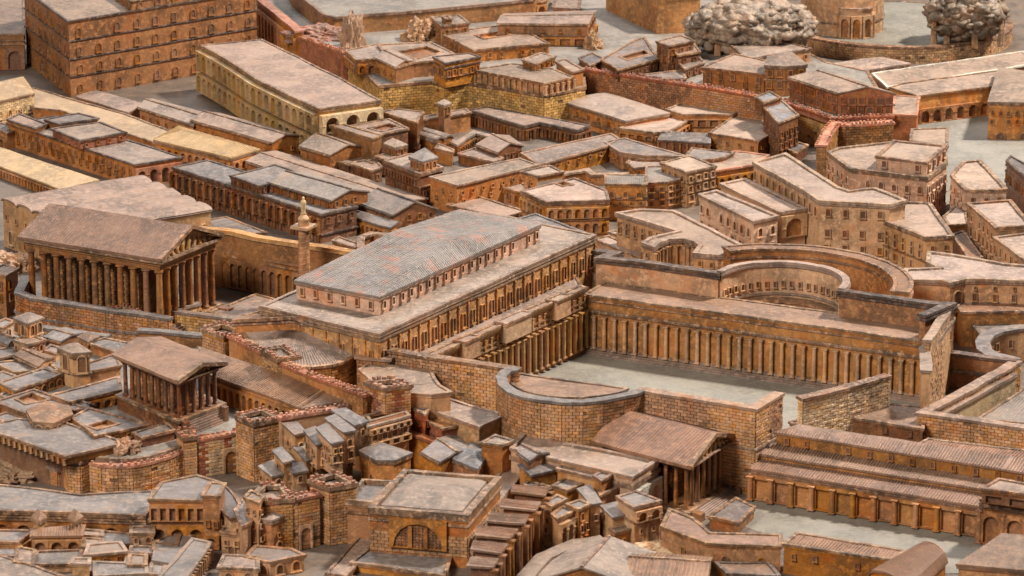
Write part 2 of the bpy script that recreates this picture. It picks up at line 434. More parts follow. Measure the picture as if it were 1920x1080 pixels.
# ------------------------------------------------------------------ the general building
def block(name, label, cat, poly, z0, z1, wall='gold', roof='dust', trim='trim', kind='flat', rise=.2, inset=.3, win='auto', courses=(), hole=None,
          sink=.014, over=.03, rimw=.026, rimh=.032, ribs=0, ribm=None, hi=2, n=1, sub=False, group=None, brick=None, singles=0, bbot=0.0, btop=1.0, noroof=False, holez=.4, bw=.115, bh=.052, stain=None, base=None):
    cx = sum(p[0] for p in poly) / len(poly); cy = sum(p[1] for p in poly) / len(poly)
    if not sub: empty(name, (cx, cy, z0), label, cat, group)
    if base is not None:
        fb = MB()
        for i in range(len(poly)):
            j = (i + 1) % len(poly); fb.face((V3(poly[i], base), V3(poly[j], base), V3(poly[j], z0 + .01), V3(poly[i], z0 + .01)))
        put(fb, 'foundation', wall if wall != 'mortar' else 'brown', sub=.34)
    N = len(poly); mb = MB()
    zt = [z1] * N
    if kind == 'shed':
        zt[hi % N] = z1 + rise; zt[(hi + 1) % N] = z1 + rise
    for i in range(N):
        j = (i + 1) % N
        f = [V3(poly[i], z0), V3(poly[j], z0), V3(poly[j], zt[j]), V3(poly[i], zt[i])]
        if kind in ('gable', 'barrel') and i % 2 == 1:
            if kind == 'gable':
                mid = (Vector(poly[i]) + Vector(poly[j])) / 2
                f.insert(3, V3(mid, z1 + rise))
            else:
                a = Vector(poly[i]); b = Vector(poly[j]); st = 10 * n
                pts = []
                for k in range(1, st):
                    u = k / st; w = (u * n) % 1.0
                    pts.append(V3(b.lerp(a, u), z1 + rise * math.sqrt(max(0, 1 - (2 * w - 1) ** 2))))
                f = f[:3] + pts + f[3:]
        mb.face(f)
    if kind in ('flat',):
        zz = z1 - sink - 0.004
        for t in tess([poly], zz - .05): mb.face(t)
    put(mb, 'wall', wall, sub=.34, amp=.009)
    H = z1 - z0
    # courses
    for fz in courses:
        m2 = MB(); ring(m2, offset(poly, .028), offset(poly, -.01), z0 + H * fz - .014, z0 + H * fz + .016)
        put(m2, 'string_course', trim, sub=.3, amp=.008)
    # roof
    ov = offset(poly, over)
    if kind == 'flat':
        if not noroof:
            inn = offset(poly, -rimw)
            m2 = MB(); ring(m2, ov, inn, z1 - rimh, z1 + .006)
            put(m2, 'parapet', trim, sub=.22, amp=.012)
            m3 = MB(); ring(m3, offset(poly, over * .5), offset(poly, -.01), z1 - rimh - .03, z1 - rimh - .002)
            put(m3, 'cornice', wall, sub=.3, amp=.007)
            m2 = MB(); zz = z1 - sink
            body = offset(poly, -rimw * .6)
            if hole:
                for t in tess([body, list(reversed(hole))], zz): m2.face(t)
                hb = MB()
                for i, a, b, d, nn, l in edges(hole):
                    hb.face((V3(b, zz - holez), V3(a, zz - holez), V3(a, zz), V3(b, zz)))
                put(hb, 'court_wall', wall, sub=.3)
                hf = MB()
                for t in tess([hole], zz - holez + .002): hf.face(t)
                put(hf, 'court_floor', 'ground')
                m4 = MB(); ring(m4, offset(hole, .04), offset(hole, -.012), zz - .012, zz + .018)
                put(m4, 'court_rim', trim, sub=.25)
            else:
                for t in tess([body], zz): m2.face(t)
            put(m2, 'roof', roof, sub=.45, amp=.016)
            if ribs:
                for_q = [V3(body[k], zz) for k in range(4)]
                ribs_on(for_q, ribs, ribm or roof)
    elif kind == 'shed':
        m2 = MB(); zz = {k: zt[k] for k in range(N)}
        top = [V3(ov[k], zt[k] + .035) for k in range(N)]; bot = [V3(ov[k], zt[k] + .001) for k in range(N)]
        m2.face(top); m2.face(list(reversed(bot)))
        for k in range(N):
            j = (k + 1) % N; m2.face((bot[k], bot[j], top[j], top[k]))
        put(m2, 'roof', roof, sub=.35, amp=.013)
        if ribs:
            e0 = (hi + 2) % N
            ribs_on([top[e0], top[(e0 + 1) % N], top[(e0 + 2) % N], top[(e0 + 3) % N]], ribs, ribm or roof)
    elif kind == 'gable':
        a, b, c, d = [Vector(p) for p in ov]
        r1 = (b + c) / 2; r0 = (a + d) / 2
        sl = over * rise / max(.05, (c - b).length / 2)
        m2 = MB(); th = .032
        prof0 = [V3(a, z1 - sl), V3(r0, z1 + rise), V3(d, z1 - sl)]; prof1 = [V3(b, z1 - sl), V3(r1, z1 + rise), V3(c, z1 - sl)]
        up = Vector((0, 0, th))
        t0 = [p + up for p in prof0]; t1 = [p + up for p in prof1]
        b0 = [p + Vector((0, 0, .002)) for p in prof0]; b1 = [p + Vector((0, 0, .002)) for p in prof1]
        for k in (0, 1):
            m2.face((t0[k], t1[k], t1[k + 1], t0[k + 1]))
            m2.face((b0[k + 1], b1[k + 1], b1[k], b0[k]))
            m2.face((t0[k + 1], b0[k + 1], b0[k], t0[k])); m2.face((b1[k], b1[k + 1], t1[k + 1], t1[k]))
        m2.face((b0[0], b1[0], t1[0], t0[0])); m2.face((t0[2], t1[2], b1[2], b0[2]))
        put(m2, 'roof', roof, sub=.35, amp=.012)
        m3 = MB(); dd = (r1 - r0).normalized(); L = (r1 - r0).length; mid = V3((r0 + r1) / 2, z1 + rise + th - .01)
        m3.box(mid, (dd.x, dd.y, 0), (0, 0, 1), (-dd.y, dd.x, 0), L, .05, .024); put(m3, 'ridge', trim, sub=.25)
        # eave line
        m4 = MB()
        for (p, q) in ((a, b), (d, c)):
            dd = (q - p).normalized(); m4.box(V3((p + q) / 2, z1 - sl - .02), (dd.x, dd.y, 0), (0, 0, 1), (-dd.y, dd.x, 0), (q - p).length * .98, .05, .03)
        put(m4, 'eave', trim, sub=.25)
        if ribs:
            ribs_on([t0[0], t1[0], t1[1], t0[1]], ribs, ribm or roof)
            ribs_on([t0[2], t1[2], t1[1], t0[1]], ribs, ribm or roof)
    elif kind == 'hip':
        m2 = MB(); th = .03
        if N == 4:
            a, b, c, d = [Vector(p) for p in ov]
            e0 = (a + d) / 2; e1 = (b + c) / 2
            r0 = e0.lerp(e1, inset); r1 = e1.lerp(e0, inset)
            A, B, C, D = [V3(p, z1 + th) for p in (a, b, c, d)]; R0 = V3(r0, z1 + rise + th); R1 = V3(r1, z1 + rise + th)
            for f in ((A, B, R1, R0), (B, C, R1), (C, D, R0, R1), (D, A, R0)): m2.face(f)
            top = [A, B, C, D]
        else:
            ctr = Vector((cx, cy)); top = [V3(p, z1 + th) for p in ov]
            for k in range(N): m2.face((top[k], top[(k + 1) % N], V3(ctr, z1 + rise + th)))
        bot = [Vector((p.x, p.y, z1 - .004)) for p in top]
        m2.face(list(reversed(bot)))
        for k in range(N): m2.face((bot[k], bot[(k + 1) % N], top[(k + 1) % N], top[k]))
        put(m2, 'roof', roof, sub=.35, amp=.012)
        m3 = MB(); ring(m3, offset(poly, over * .8), offset(poly, -.01), z1 - .05, z1 - .007); put(m3, 'cornice', trim, sub=.25)
        if ribs and N == 4:
            ribs_on([A, B, R1, R0], ribs, ribm or roof); ribs_on([B, C, R1, R1], ribs, ribm or roof); ribs_on([D, A, R0, R0], ribs, ribm or roof); ribs_on([C, D, R0, R1], ribs, ribm or roof)
    elif kind == 'barrel':
        a, b, c, d = [Vector(p) for p in ov]
        st = 10 * n; m2 = MB(); pr = None
        for k in range(st + 1):
            u = k / st; w = (u * n) % 1.0
            z = z1 + .012 + (0 if k in (0, st) else rise * math.sqrt(max(0.0, 1 - (2 * w - 1) ** 2)))
            p = V3(a.lerp(d, u), z); q = V3(b.lerp(c, u), z)
            if pr: m2.face((pr[0], pr[1], q, p)); m2.face((pr[0] - Vector((0, 0, .03)), p - Vector((0, 0, .03)), q - Vector((0, 0, .03)), pr[1] - Vector((0, 0, .03))))
            if pr: m2.face((pr[1], pr[1] - Vector((0, 0, .03)), q - Vector((0, 0, .03)), q)); m2.face((pr[0] - Vector((0, 0, .03)), pr[0], p, p - Vector((0, 0, .03))))
            pr = (p, q)
        put(m2, 'roof', roof, sub=.4, amp=.012)
        if ribs:
            rb = MB(); kk = max(2, int((b - a).length / ribs))
            for q_ in range(kk):
                u0 = (q_ + .3) / kk; u1 = (q_ + .7) / kk; pr = None
                for k in range(st + 1):
                    u = k / st; z = z1 + .022 + (0 if k in (0, st) else rise * math.sqrt(max(0.0, 1 - (2 * u - 1) ** 2)))
                    e0 = a.lerp(d, u); e1 = b.lerp(c, u); r_ = (V3(e0.lerp(e1, u0), z), V3(e0.lerp(e1, u1), z))
                    if pr: rb.face((pr[0], pr[1], r_[1], r_[0]))
                    pr = r_
            put(rb, 'roof_ribs', ribm or roof, weld=False, kind='stuff')
    if brick:
        bricks(poly, z0 + H * bbot, z0 + H * btop - (rimh + .04 if kind == 'flat' else .03), brick, singles=singles, bw=bw, bh=bh, stain=stain)
    if win == 'auto': win = autowin(H, name)
    if win: dress(poly, z0, z1 - (.04 if kind == 'flat' else 0), win, wall, name)
    return LAST[0]

def merlons(line, z, m, sp=.085, w=.045, h=.05, t=.04):
    mb = MB()
    for a, b in zip(line[:-1], line[1:]):
        a = Vector(a); b = Vector(b); d = b - a; l = d.length
        if l < .05: continue
        d /= l; k = max(1, int(l / sp))
        for j in range(k):
            if RNG.random() < .1: continue
            c = a + d * (l * (j + .5) / k); q = wob(V3(c, z), .02)
            an = RNG.uniform(-.2, .2); dx = Vector((d.x * math.cos(an) - d.y * math.sin(an), d.x * math.sin(an) + d.y * math.cos(an), 0))
            mb.box(q, dx, Vector((RNG.uniform(-.15, .15), RNG.uniform(-.15, .15), 1)), (-dx.y, dx.x, 0), w * RNG.uniform(.7, 1.2), t * RNG.uniform(.8, 1.3), h * RNG.uniform(.5, 1.25))
    put(mb, 'merlon', m, weld=False, kind='stuff')

def wallrun(name, label, cat, pts, z0, z1, t=.12, wall='mortar', cop='trim', brick=None, singles=0, crown=None, group=None, win=None, copw=.03, coph=.05, sub=False, bw=.115, bh=.052, arch=None, moulding=(), gate=None, stain=None):
    P = [Vector(p) for p in pts]; n = len(P); L = []; R = []
    for i in range(n):
        d1 = (P[i] - P[i - 1]).normalized() if i else (P[1] - P[0]).normalized()
        d2 = (P[i + 1] - P[i]).normalized() if i < n - 1 else d1
        n1 = Vector((d1.y, -d1.x)); n2 = Vector((d2.y, -d2.x)); mv = (n1 + n2) / max(1 + n1.dot(n2), .4)
        R.append(tuple(P[i] + mv * t / 2)); L.append(tuple(P[i] - mv * t / 2))
    poly = R + L[::-1]
    if sum(a.x * b.y - b.x * a.y for a, b in zip([Vector(p) for p in poly], [Vector(p) for p in poly[1:] + poly[:1]])) < 0: poly = poly[::-1]
    c = sum(P, Vector((0, 0))) / n
    if not sub: empty(name, (c.x, c.y, z0), label, cat, group)
    mb = MB(); m = len(poly)
    for i in range(m):
        j = (i + 1) % m; mb.face((V3(poly[i], z0), V3(poly[j], z0), V3(poly[j], z1 - coph), V3(poly[i], z1 - coph)))
    half = len(R)
    for i in range(half - 1): mb.face((V3(R[i], z1 - coph), V3(R[i + 1], z1 - coph), V3(L[i + 1], z1 - coph), V3(L[i], z1 - coph)))
    put(mb, 'wall', wall, sub=.35)
    Ro = []; Lo = []
    for i in range(n):
        mid = P[i]; Ro.append(tuple(mid + (Vector(R[i]) - mid) * (1 + 2 * copw / t))); Lo.append(tuple(mid + (Vector(L[i]) - mid) * (1 + 2 * copw / t)))
    e0 = (P[0] - P[1]).normalized() * copw; e1 = (P[-1] - P[-2]).normalized() * copw
    Ro[0] = tuple(Vector(Ro[0]) + e0); Lo[0] = tuple(Vector(Lo[0]) + e0); Ro[-1] = tuple(Vector(Ro[-1]) + e1); Lo[-1] = tuple(Vector(Lo[-1]) + e1)
    m2 = MB()
    zb, zt = z1 - coph + .001, z1
    for i in range(n - 1):
        m2.face((V3(Ro[i], zt), V3(Ro[i + 1], zt), V3(Lo[i + 1], zt), V3(Lo[i], zt)))
        m2.face((V3(Ro[i], zb), V3(Lo[i], zb), V3(Lo[i + 1], zb), V3(Ro[i + 1], zb)))
        m2.face((V3(Ro[i], zb), V3(Ro[i + 1], zb), V3(Ro[i + 1], zt), V3(Ro[i], zt)))
        m2.face((V3(Lo[i + 1], zb), V3(Lo[i], zb), V3(Lo[i], zt), V3(Lo[i + 1], zt)))
    for i in (0, n - 1): m2.face((V3(Ro[i], zb), V3(Lo[i], zb), V3(Lo[i], zt), V3(Ro[i], zt)))
    put(m2, 'coping', cop, sub=.16, amp=.015)
    for fz in moulding:
        m3 = MB(); zz = z0 + (z1 - z0) * fz
        ring(m3, offset(poly, .035), offset(poly, -.01), zz, zz + .035); put(m3, 'moulding', cop, sub=.25)
    if brick: bricks(poly, z0, z1 - coph - .005, brick, singles=singles, bw=bw, bh=bh, stain=stain)
    if gate:
        tot = sum((P[i + 1] - P[i]).length for i in range(n - 1)) * gate[0]; i = 0
        while i < n - 2 and tot > (P[i + 1] - P[i]).length: tot -= (P[i + 1] - P[i]).length; i += 1
        dd = (P[i + 1] - P[i]).normalized(); nn = Vector((dd.y, -dd.x))
        if nn.y > 0: nn = -nn; dd = -dd
        q = P[i] + (P[i + 1] - P[i]).normalized() * tot + nn * (t / 2 + .012)
        link('gate', bay_mesh(gate[1] * 1.35, gate[2] * 1.15, 'tan', depth=.03, open_w=.74, sill=.0, top=.12), LAST[0], (q.x - LAST[1].x, q.y - LAST[1].y, 0.0), math.atan2(dd.y, dd.x))
    if crown:
        for s in (R, L): merlons([tuple(Vector(p)) for p in s], z1 - .01, crown, t=.04)
    if win: dress(poly, z0, z1 - coph, win, wall)
    return LAST[0]

def tower(name, label, poly, z0, z1, wall='mortar', brick='brick', crown='redchip', top='dust', singles=0, cat='tower', bw=.105, bh=.046, win=None, stain=None, base=None):
    block(name, label, cat, poly, z0, z1, wall=wall, roof=top, trim='trim', win=win or [], brick=brick, singles=singles, sink=.09, rimh=.06, rimw=.07, bw=bw, bh=bh, stain=stain, base=base)
    merlons([*poly, poly[0]], z1 - .005, crown, sp=.085, w=.05, h=.055, t=.05)

def temple(name, label, poly, z0, zpod, zcol, z1, rise, ns, nf, r, wall='brown', roof='tile', colm='orange', ribs=.055, steps=.5, cella='brickdark'):
    a, b, c, d = [Vector(p) for p in poly]
    ctr = (a + b + c + d) / 4
    empty(name, (ctr.x, ctr.y, z0), label, 'temple')
    root, O = LAST
    ins = offset(poly, -.10)
    m = MB(); po = offset(poly, .02); N = 4
    for i in range(4):
        j = (i + 1) % 4; m.face((V3(po[i], z0), V3(po[j], z0), V3(po[j], zpod), V3(po[i], zpod)))
    m.face([V3(p, zpod) for p in po]); put(m, 'podium', wall, sub=.3)
    m = MB(); ring(m, offset(poly, .05), offset(poly, -.02), zpod - .045, zpod + .004); put(m, 'podium_moulding', 'trim', sub=.25)
    # front stair
    dn = (b - a).normalized(); df = (c - b); lf = df.length; df.normalize()
    st = MB(); k = 7
    for i in range(k):
        q = b + df * (lf / 2) + dn * (.02 + steps * (i + .5) / k)
        st.box(V3(q, z0), (df.x, df.y, 0), (0, 0, 1), (dn.x, dn.y, 0), lf * .8, steps / k + .002 * i, (zpod - z0) * (1 - (i + .5) / k))
    put(st, 'stair', 'dust', weld=False)
    for s in (-1, 1):
        w = MB(); q = b + df * (lf / 2 + s * lf * .44) + dn * (.02 + steps / 2)
        w.box(V3(q, z0), (df.x, df.y, 0), (0, 0, 1), (dn.x, dn.y, 0), lf * .09, steps, (zpod - z0) * .96); put(w, 'stair_cheek', wall, sub=.3)
    # columns
    I = [Vector(p) for p in ins]
    def row(p, q, k, skip0=False):
        for i in range(1 if skip0 else 0, k):
            x = p.lerp(q, i / (k - 1)); link('column', column_mesh(r, zcol - zpod, colm), root, (x.x - O.x, x.y - O.y, zpod - O.z), 0)
    row(I[0], I[1], ns); row(I[1], I[2], nf, True); row(I[2], I[3], ns, True)
    # cella
    u = (I[1] - I[0]); v = (I[2] - I[1])
    q = [I[0] + u * .04 + v * .17, I[0] + u * .76 + v * .17, I[0] + u * .76 + v * .83, I[0] + u * .04 + v * .83]
    m = MB()
    for i in range(4): m.face((V3(q[i], zpod), V3(q[(i + 1) % 4], zpod), V3(q[(i + 1) % 4], zcol), V3(q[i], zcol)))
    put(m, 'cella', 'mortar', sub=.4)
    bricks([tuple(p) for p in q], zpod, zcol, cella, singles=0)
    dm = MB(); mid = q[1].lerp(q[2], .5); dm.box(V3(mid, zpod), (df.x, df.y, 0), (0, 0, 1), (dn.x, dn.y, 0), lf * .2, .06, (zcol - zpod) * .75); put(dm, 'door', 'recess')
    # entablature
    e1 = zcol + (z1 - zcol) * .45
    m = MB(); ring(m, offset(poly, -.04), offset(poly, -.22), zcol, e1); put(m, 'architrave', wall, sub=.3)
    m = MB(); ring(m, offset(poly, -.015), offset(poly, -.2), e1 + .001, e1 + (z1 - e1) * .55); put(m, 'frieze', 'goldtrim', sub=.3)
    m = MB(); ring(m, offset(poly, .05), offset(poly, -.2), e1 + (z1 - e1) * .55 + .001, z1); put(m, 'cornice', 'trim', sub=.2, amp=.012)
    m = MB(); m.face([V3(p, zcol + .05) for p in offset(poly, -.1)]); put(m, 'ceiling', wall)
    # roof
    ov = [Vector(p) for p in offset(poly, .07)]
    r0 = (ov[0] + ov[3]) / 2; r1 = (ov[1] + ov[2]) / 2; th = Vector((0, 0, .05))
    P0 = [V3(ov[0], z1), V3(r0, z1 + rise), V3(ov[3], z1)]; P1 = [V3(ov[1], z1), V3(r1, z1 + rise), V3(ov[2], z1)]
    m = MB()
    for k in (0, 1):
        m.face((P0[k] + th, P1[k] + th, P1[k + 1] + th, P0[k + 1] + th)); m.face((P0[k + 1], P1[k + 1], P1[k], P0[k]))
        m.face((P0[k], P0[k] + th, P0[k + 1] + th, P0[k + 1])); m.face((P1[k], P1[k + 1], P1[k + 1] + th, P1[k] + th))
    m.face((P0[0], P1[0], P1[0] + th, P0[0] + th)); m.face((P0[2] + th, P1[2] + th, P1[2], P0[2]))
    put(m, 'roof', roof, sub=.3, amp=.012)
    if ribs:
        ribs_on([P0[0] + th, P1[0] + th, P1[1] + th, P0[1] + th], ribs, roof, h=.007)
        ribs_on([P0[2] + th, P1[2] + th, P1[1] + th, P0[1] + th], ribs, roof, h=.007)
    for e in (0, 1):
        m = MB(); p, q2 = P1[e] + th, P1[e + 1] + th
        ax = (q2 - p).normalized(); up = Vector((dn.x, dn.y, 0)).cross(ax).normalized()
        if up.z < 0: up = -up
        m.box((p + q2) / 2 - up * .05 - V3(dn, 0) * .02, ax, up, (dn.x, dn.y, 0), (q2 - p).length, .09, .065); put(m, 'raking_cornice', 'trim', sub=.2)
    # pediment
    for e, (x, y) in enumerate(((1, 2), (3, 0))):
        m = MB(); p = Vector(poly[x]); q2 = Vector(poly[y]); nn = dn if e == 0 else -dn
        p = p - nn * .05; q2 = q2 - nn * .05
        m.face((V3(p, z1), V3(q2, z1), V3((p + q2) / 2, z1 + rise * .98))); put(m, 'tympanum', 'goldtrim', sub=.2)
        if e == 0:
            for k in range(11):
                u = (k + .5) / 11; hgt = rise * (1 - abs(2 * u - 1)) * .62
                if hgt < .03: continue
                f = MB(); c0 = p.lerp(q2, u) + nn * .02; c3 = V3(c0, z1 + .01)
                w = (q2 - p).length / 11 * .8
                prof = [(1.0, 0), (.8, .25), (.95, .5), (.6, .72), (.42, .78), (.5, .9), (.25, 1.0)]
                for (ra, za), (rb, zb) in zip(prof[:-1], prof[1:]):
                    for s in range(6):
                        a0 = s * math.pi / 3 + k; a1 = a0 + math.pi / 3
                        g = lambda rr, an, zz: c3 + Vector((df.x * math.cos(an) * rr * w / 2 + nn.x * math.sin(an) * rr * .04, df.y * math.cos(an) * rr * w / 2 + nn.y * math.sin(an) * rr * .04, zz * hgt)) + Vector((df.x, df.y, 0)) * (.03 * math.sin(zz * 4 + k))
                        f.face((g(ra, a0, za), g(ra, a1, za), g(rb, a1, zb), g(rb, a0, zb)))
                put(f, 'relief_figure', 'goldtrim', smooth=True)

def lump(name, label, cat, loc, size, m, kind='rock', seed=0, sub=False, sq=.0):
    if not sub: empty(name, loc, label, cat)
    bm = bmesh.new(); bmesh.ops.create_icosphere(bm, subdivisions=5, radius=1)
    s = Vector(size); off = Vector((seed * 3.7, seed * 1.3, seed * 7.1))
    for v in bm.verts:
        p = v.co.copy()
        n1 = noise.noise(p * 1.6 + off); n2 = noise.noise(p * 4.2 + off); n3 = noise.noise(p * 9 + off)
        if kind == 'tree':
            w1 = noise.voronoi(Vector((p.x * s.x, p.y * s.y, p.z * s.z)) * 3.0 + off)[0]; w2 = noise.voronoi(Vector((p.x * s.x, p.y * s.y, p.z * s.z)) * 6.0 + off)[0]
            r = .80 + n1 * .20 + .16 * max(0, 1 - (w1[0] / .75) ** 2) + .20 * max(0, 1 - (w2[0] / .6) ** 2) + n3 * .07
            if p.z < -.35: r *= .9
        else:
            rid = 1 - abs(noise.noise(Vector((p.x * 4, p.y * 4, p.z * .8)) + off)) * 1.4
            r = .72 + n1 * .35 + rid * .22 + n2 * .18 + n3 * .1
        v.co = Vector((p.x * s.x, p.y * s.y, max(-.3 if kind != 'tree' else -9, p.z) * s.z)) * r
    me = bpy.data.meshes.new(name)
    bm.to_mesh(me); bm.free(); me.materials.append(MATS[m])
    o = link('crown' if kind == 'tree' else 'boulder', me, LAST[0], Vector(loc) - LAST[1])
    return o
def tree_clump(label, loc, size, zbase, seed):
    empty('tree_clump', (loc[0], loc[1], zbase), label, 'tree')
    r0 = random.Random(seed + 40); bm = bmesh.new(); S = Vector(size)
    res = bmesh.ops.create_icosphere(bm, subdivisions=5, radius=1)
    for v in res['verts']:
        p = v.co.copy(); v.co = Vector((p.x * S.x, p.y * S.y, p.z * S.z)) * (.86 + .16 * noise.noise(p * 3 + Vector((seed, 0, 0))) + .10 * noise.noise(p * 8))
    for k in range(300):
        d = Vector((r0.gauss(0, 1), r0.gauss(0, 1), r0.gauss(0.1, 1))).normalized() * r0.uniform(.72, .86)
        c = Vector((d.x * S.x, d.y * S.y, d.z * S.z)); rad = r0.uniform(.10, .20)
        res = bmesh.ops.create_icosphere(bm, subdivisions=2, radius=1)
        sq = Vector((r0.uniform(.7, 1.5), r0.uniform(.8, 1.25), r0.uniform(.55, 1.0)))
        for v in res['verts']:
            p = v.co.copy(); q = p * 1.7 + c * 3
            f = rad * (.85 + .5 * noise.noise(q) + .25 * noise.noise(q * 2.6))
            v.co = c + Vector((p.x * sq.x, p.y * sq.y, p.z * sq.z)) * f
    me = bpy.data.meshes.new('crown'); bm.to_mesh(me); bm.free(); me.materials.append(MATS['treecast'])
    me.polygons.foreach_set('use_smooth', [True] * len(me.polygons))
    link('crown', me, LAST[0], Vector(loc) - LAST[1])
    rr = random.Random(seed)
    for k in range(6):
        x = loc[0] + (k / 5 - .5) * 1.5 * size[0]; y = loc[1] - size[1] * rr.uniform(.2, .75)
        mb = MB(); h = loc[2] - zbase
        for s in range(7):
            a0 = s * math.tau / 7; a1 = a0 + math.tau / 7; r0 = .09; r1 = .055
            mb.face(((x + r0 * math.cos(a0), y + r0 * math.sin(a0), zbase), (x + r0 * math.cos(a1), y + r0 * math.sin(a1), zbase), (x + r1 * math.cos(a1), y + r1 * math.sin(a1), zbase + h), (x + r1 * math.cos(a0), y + r1 * math.sin(a0), zbase + h)))
        put(mb, 'trunk', 'rock', sub=.15, amp=.02)
def lathe(name, prof, m, seg=20, c=(0, 0), smooth=True):
    mb = MB()
    for (r0, z0), (r1, z1) in zip(prof[:-1], prof[1:]):
        for s in range(seg):
            a0 = s * math.tau / seg; a1 = a0 + math.tau / seg
            p = [(c[0] + r0 * math.cos(a0), c[1] + r0 * math.sin(a0), z0), (c[0] + r0 * math.cos(a1), c[1] + r0 * math.sin(a1), z0), (c[0] + r1 * math.cos(a1), c[1] + r1 * math.sin(a1), z1), (c[0] + r1 * math.cos(a0), c[1] + r1 * math.sin(a0), z1)]
            if r0 < 1e-4: p = [p[0], p[2], p[3]]
            elif r1 < 1e-4: p = p[:3]
            mb.face(p)
    return put(mb, name, m, smooth=smooth, sub=0)
def monument(label, loc, ztop, r):
    x, y, z0 = loc; empty('monument_column', loc, label, 'column')
    mb = MB(); mb.box((x, y, z0), (.88, -.48, 0), (0, 0, 1), (.48, .88, 0), r * 3.6, r * 3.6, .28); put(mb, 'pedestal', 'orange', sub=.2)
    H = ztop - z0
    lathe('shaft', [(r * 1.25, z0 + .28), (r * 1.25, z0 + .34), (r, z0 + .38), (r * .97, z0 + H * .6), (r * .9, ztop - .14)], 'orange', c=(x, y))
    # spiral relief band
    sp = MB(); turns = 11; st = 220; za, zb = z0 + .42, ztop - .18
    for k in range(st):
        u0, u1 = k / st, (k + 1) / st
        rr0 = r * (1.0 - .1 * u0) + .006
        a0, a1 = u0 * turns * math.tau, u1 * turns * math.tau
        zz0, zz1 = za + (zb - za) * u0, za + (zb - za) * u1
        sp.face(((x + rr0 * math.cos(a0), y + rr0 * math.sin(a0), zz0), (x + rr0 * math.cos(a1), y + rr0 * math.sin(a1), zz1), (x + rr0 * math.cos(a1), y + rr0 * math.sin(a1), zz1 + .018), (x + rr0 * math.cos(a0), y + rr0 * math.sin(a0), zz0 + .018)))
    put(sp, 'spiral_band', 'tan', weld=False)
    lathe('capital', [(r * .9, ztop - .14), (r * 1.0, ztop - .13), (r * .95, ztop - .11), (r * 1.45, ztop - .06), (r * 1.6, ztop - .05)], 'tan', c=(x, y))
    mb = MB(); mb.box((x, y, ztop - .05), (.88, -.48, 0), (0, 0, 1), (.48, .88, 0), r * 3.3, r * 3.3, .05); put(mb, 'abacus', 'tan', sub=.1)
    lathe('drum', [(r * .95, ztop), (r * .95, ztop + .1), (r * 1.05, ztop + .11), (r * .85, ztop + .15), (r * .45, ztop + .2), (r * .3, ztop + .22)], 'tan', c=(x, y))
    lathe('statue', [(.045, ztop + .2), (.06, ztop + .22), (.035, ztop + .25), (.05, ztop + .30), (.042, ztop + .36), (.055, ztop + .42), (.045, ztop + .46), (.02, ztop + .475), (.028, ztop + .50), (.022, ztop + .525), (0, ztop + .535)], 'cream', seg=10, c=(x, y))
def fan_roof(label, apex, arc, z0, ze, za, m='dust'):
    c = apex
    empty('fan_roofed_apse', (c[0], c[1], z0), label, 'apse')
    A = V3(c, za)
    mb = MB()
    for p, q in zip(arc[:-1], arc[1:]): mb.face((V3(p, ze), V3(q, ze), A))
    put(mb, 'roof', m, sub=.4, amp=.01)
    rb = MB()
    n = 60
    L = [Vector(p) for p in arc]; cum = [0]
    for p, q in zip(L[:-1], L[1:]): cum.append(cum[-1] + (q - p).length)
    for k in range(n + 1):
        s = cum[-1] * k / n; i = 0
        while i < len(cum) - 2 and cum[i + 1] < s: i += 1
        p = L[i].lerp(L[i + 1], (s - cum[i]) / max(1e-6, cum[i + 1] - cum[i]))
        e = V3(p, ze); ax = A - e; side = ax.cross(Vector((0, 0, 1))).normalized() * .012
        up = Vector((0, 0, .016)); e2 = e + ax * .96
        rb.face((e - side, e + up, e2 + up * .7, e2 - side * .2)); rb.face((e + up, e + side, e2 + side * .2, e2 + up * .7)); rb.face((e - side, e + side, e + up))
    put(rb, 'roof_ribs', 'dust', weld=False, kind='stuff')
    wb = MB()
    for p, q in zip(arc[:-1], arc[1:]): wb.face((V3(p, z0), V3(q, z0), V3(q, ze), V3(p, ze)))
    put(wb, 'wall', 'mortar')
    root = LAST[0]
    cop = MB()
    for p, q in zip(arc[:-1], arc[1:]):
        P_, Q_ = Vector(p), Vector(q); d = (Q_ - P_); l = d.length; d.normalize()
        cop.box(V3((P_ + Q_) / 2, ze - .02), (d.x, d.y, 0), (0, 0, 1), (-d.y, d.x, 0), l, .09, .045)
    put(cop, 'coping', 'trim', sub=.2)
    pl = [tuple(p) for p in arc]
    bricks(pl + [tuple(c)], z0, ze - .03, 'brick', only=range(len(pl) - 1))
def gable_wall(label, p, q, z0, zs, za, t=.22, name='gable_wall', wall='orange', u=.5):
    p = Vector(p); q = Vector(q); d = (q - p).normalized(); n = Vector((d.y, -d.x)); mid = p.lerp(q, u)
    empty(name, (mid.x, mid.y, z0), label, 'wall')
    m = MB(); f = []; b = []
    for x, z in ((p, z0), (q, z0), (q, zs), (mid, za), (p, zs)):
        f.append(V3(x + n * t / 2, z)); b.append(V3(x - n * t / 2, z))
    m.face(f); m.face(b[::-1])
    for i in range(5): j = (i + 1) % 5; m.face((f[j], f[i], b[i], b[j]))
    put(m, 'wall', wall, sub=.3)
    for (x, zx), (y, zy) in (((p, zs), (mid, za)), ((mid, za), (q, zs))):
        for k, (w, o) in enumerate(((t + .12, .03), (t + .04, -.035))):
            m = MB(); A = V3(x, zx); B = V3(y, zy); ax = (B - A).normalized(); up = V3(n, 0).cross(ax).normalized()
            if up.z < 0: up = -up
            m.box((A + B) / 2 + up * o, ax, up, (n.x, n.y, 0), (B - A).length + .04, w, .055); put(m, 'raking_cornice', 'trim', sub=.2, amp=.012)
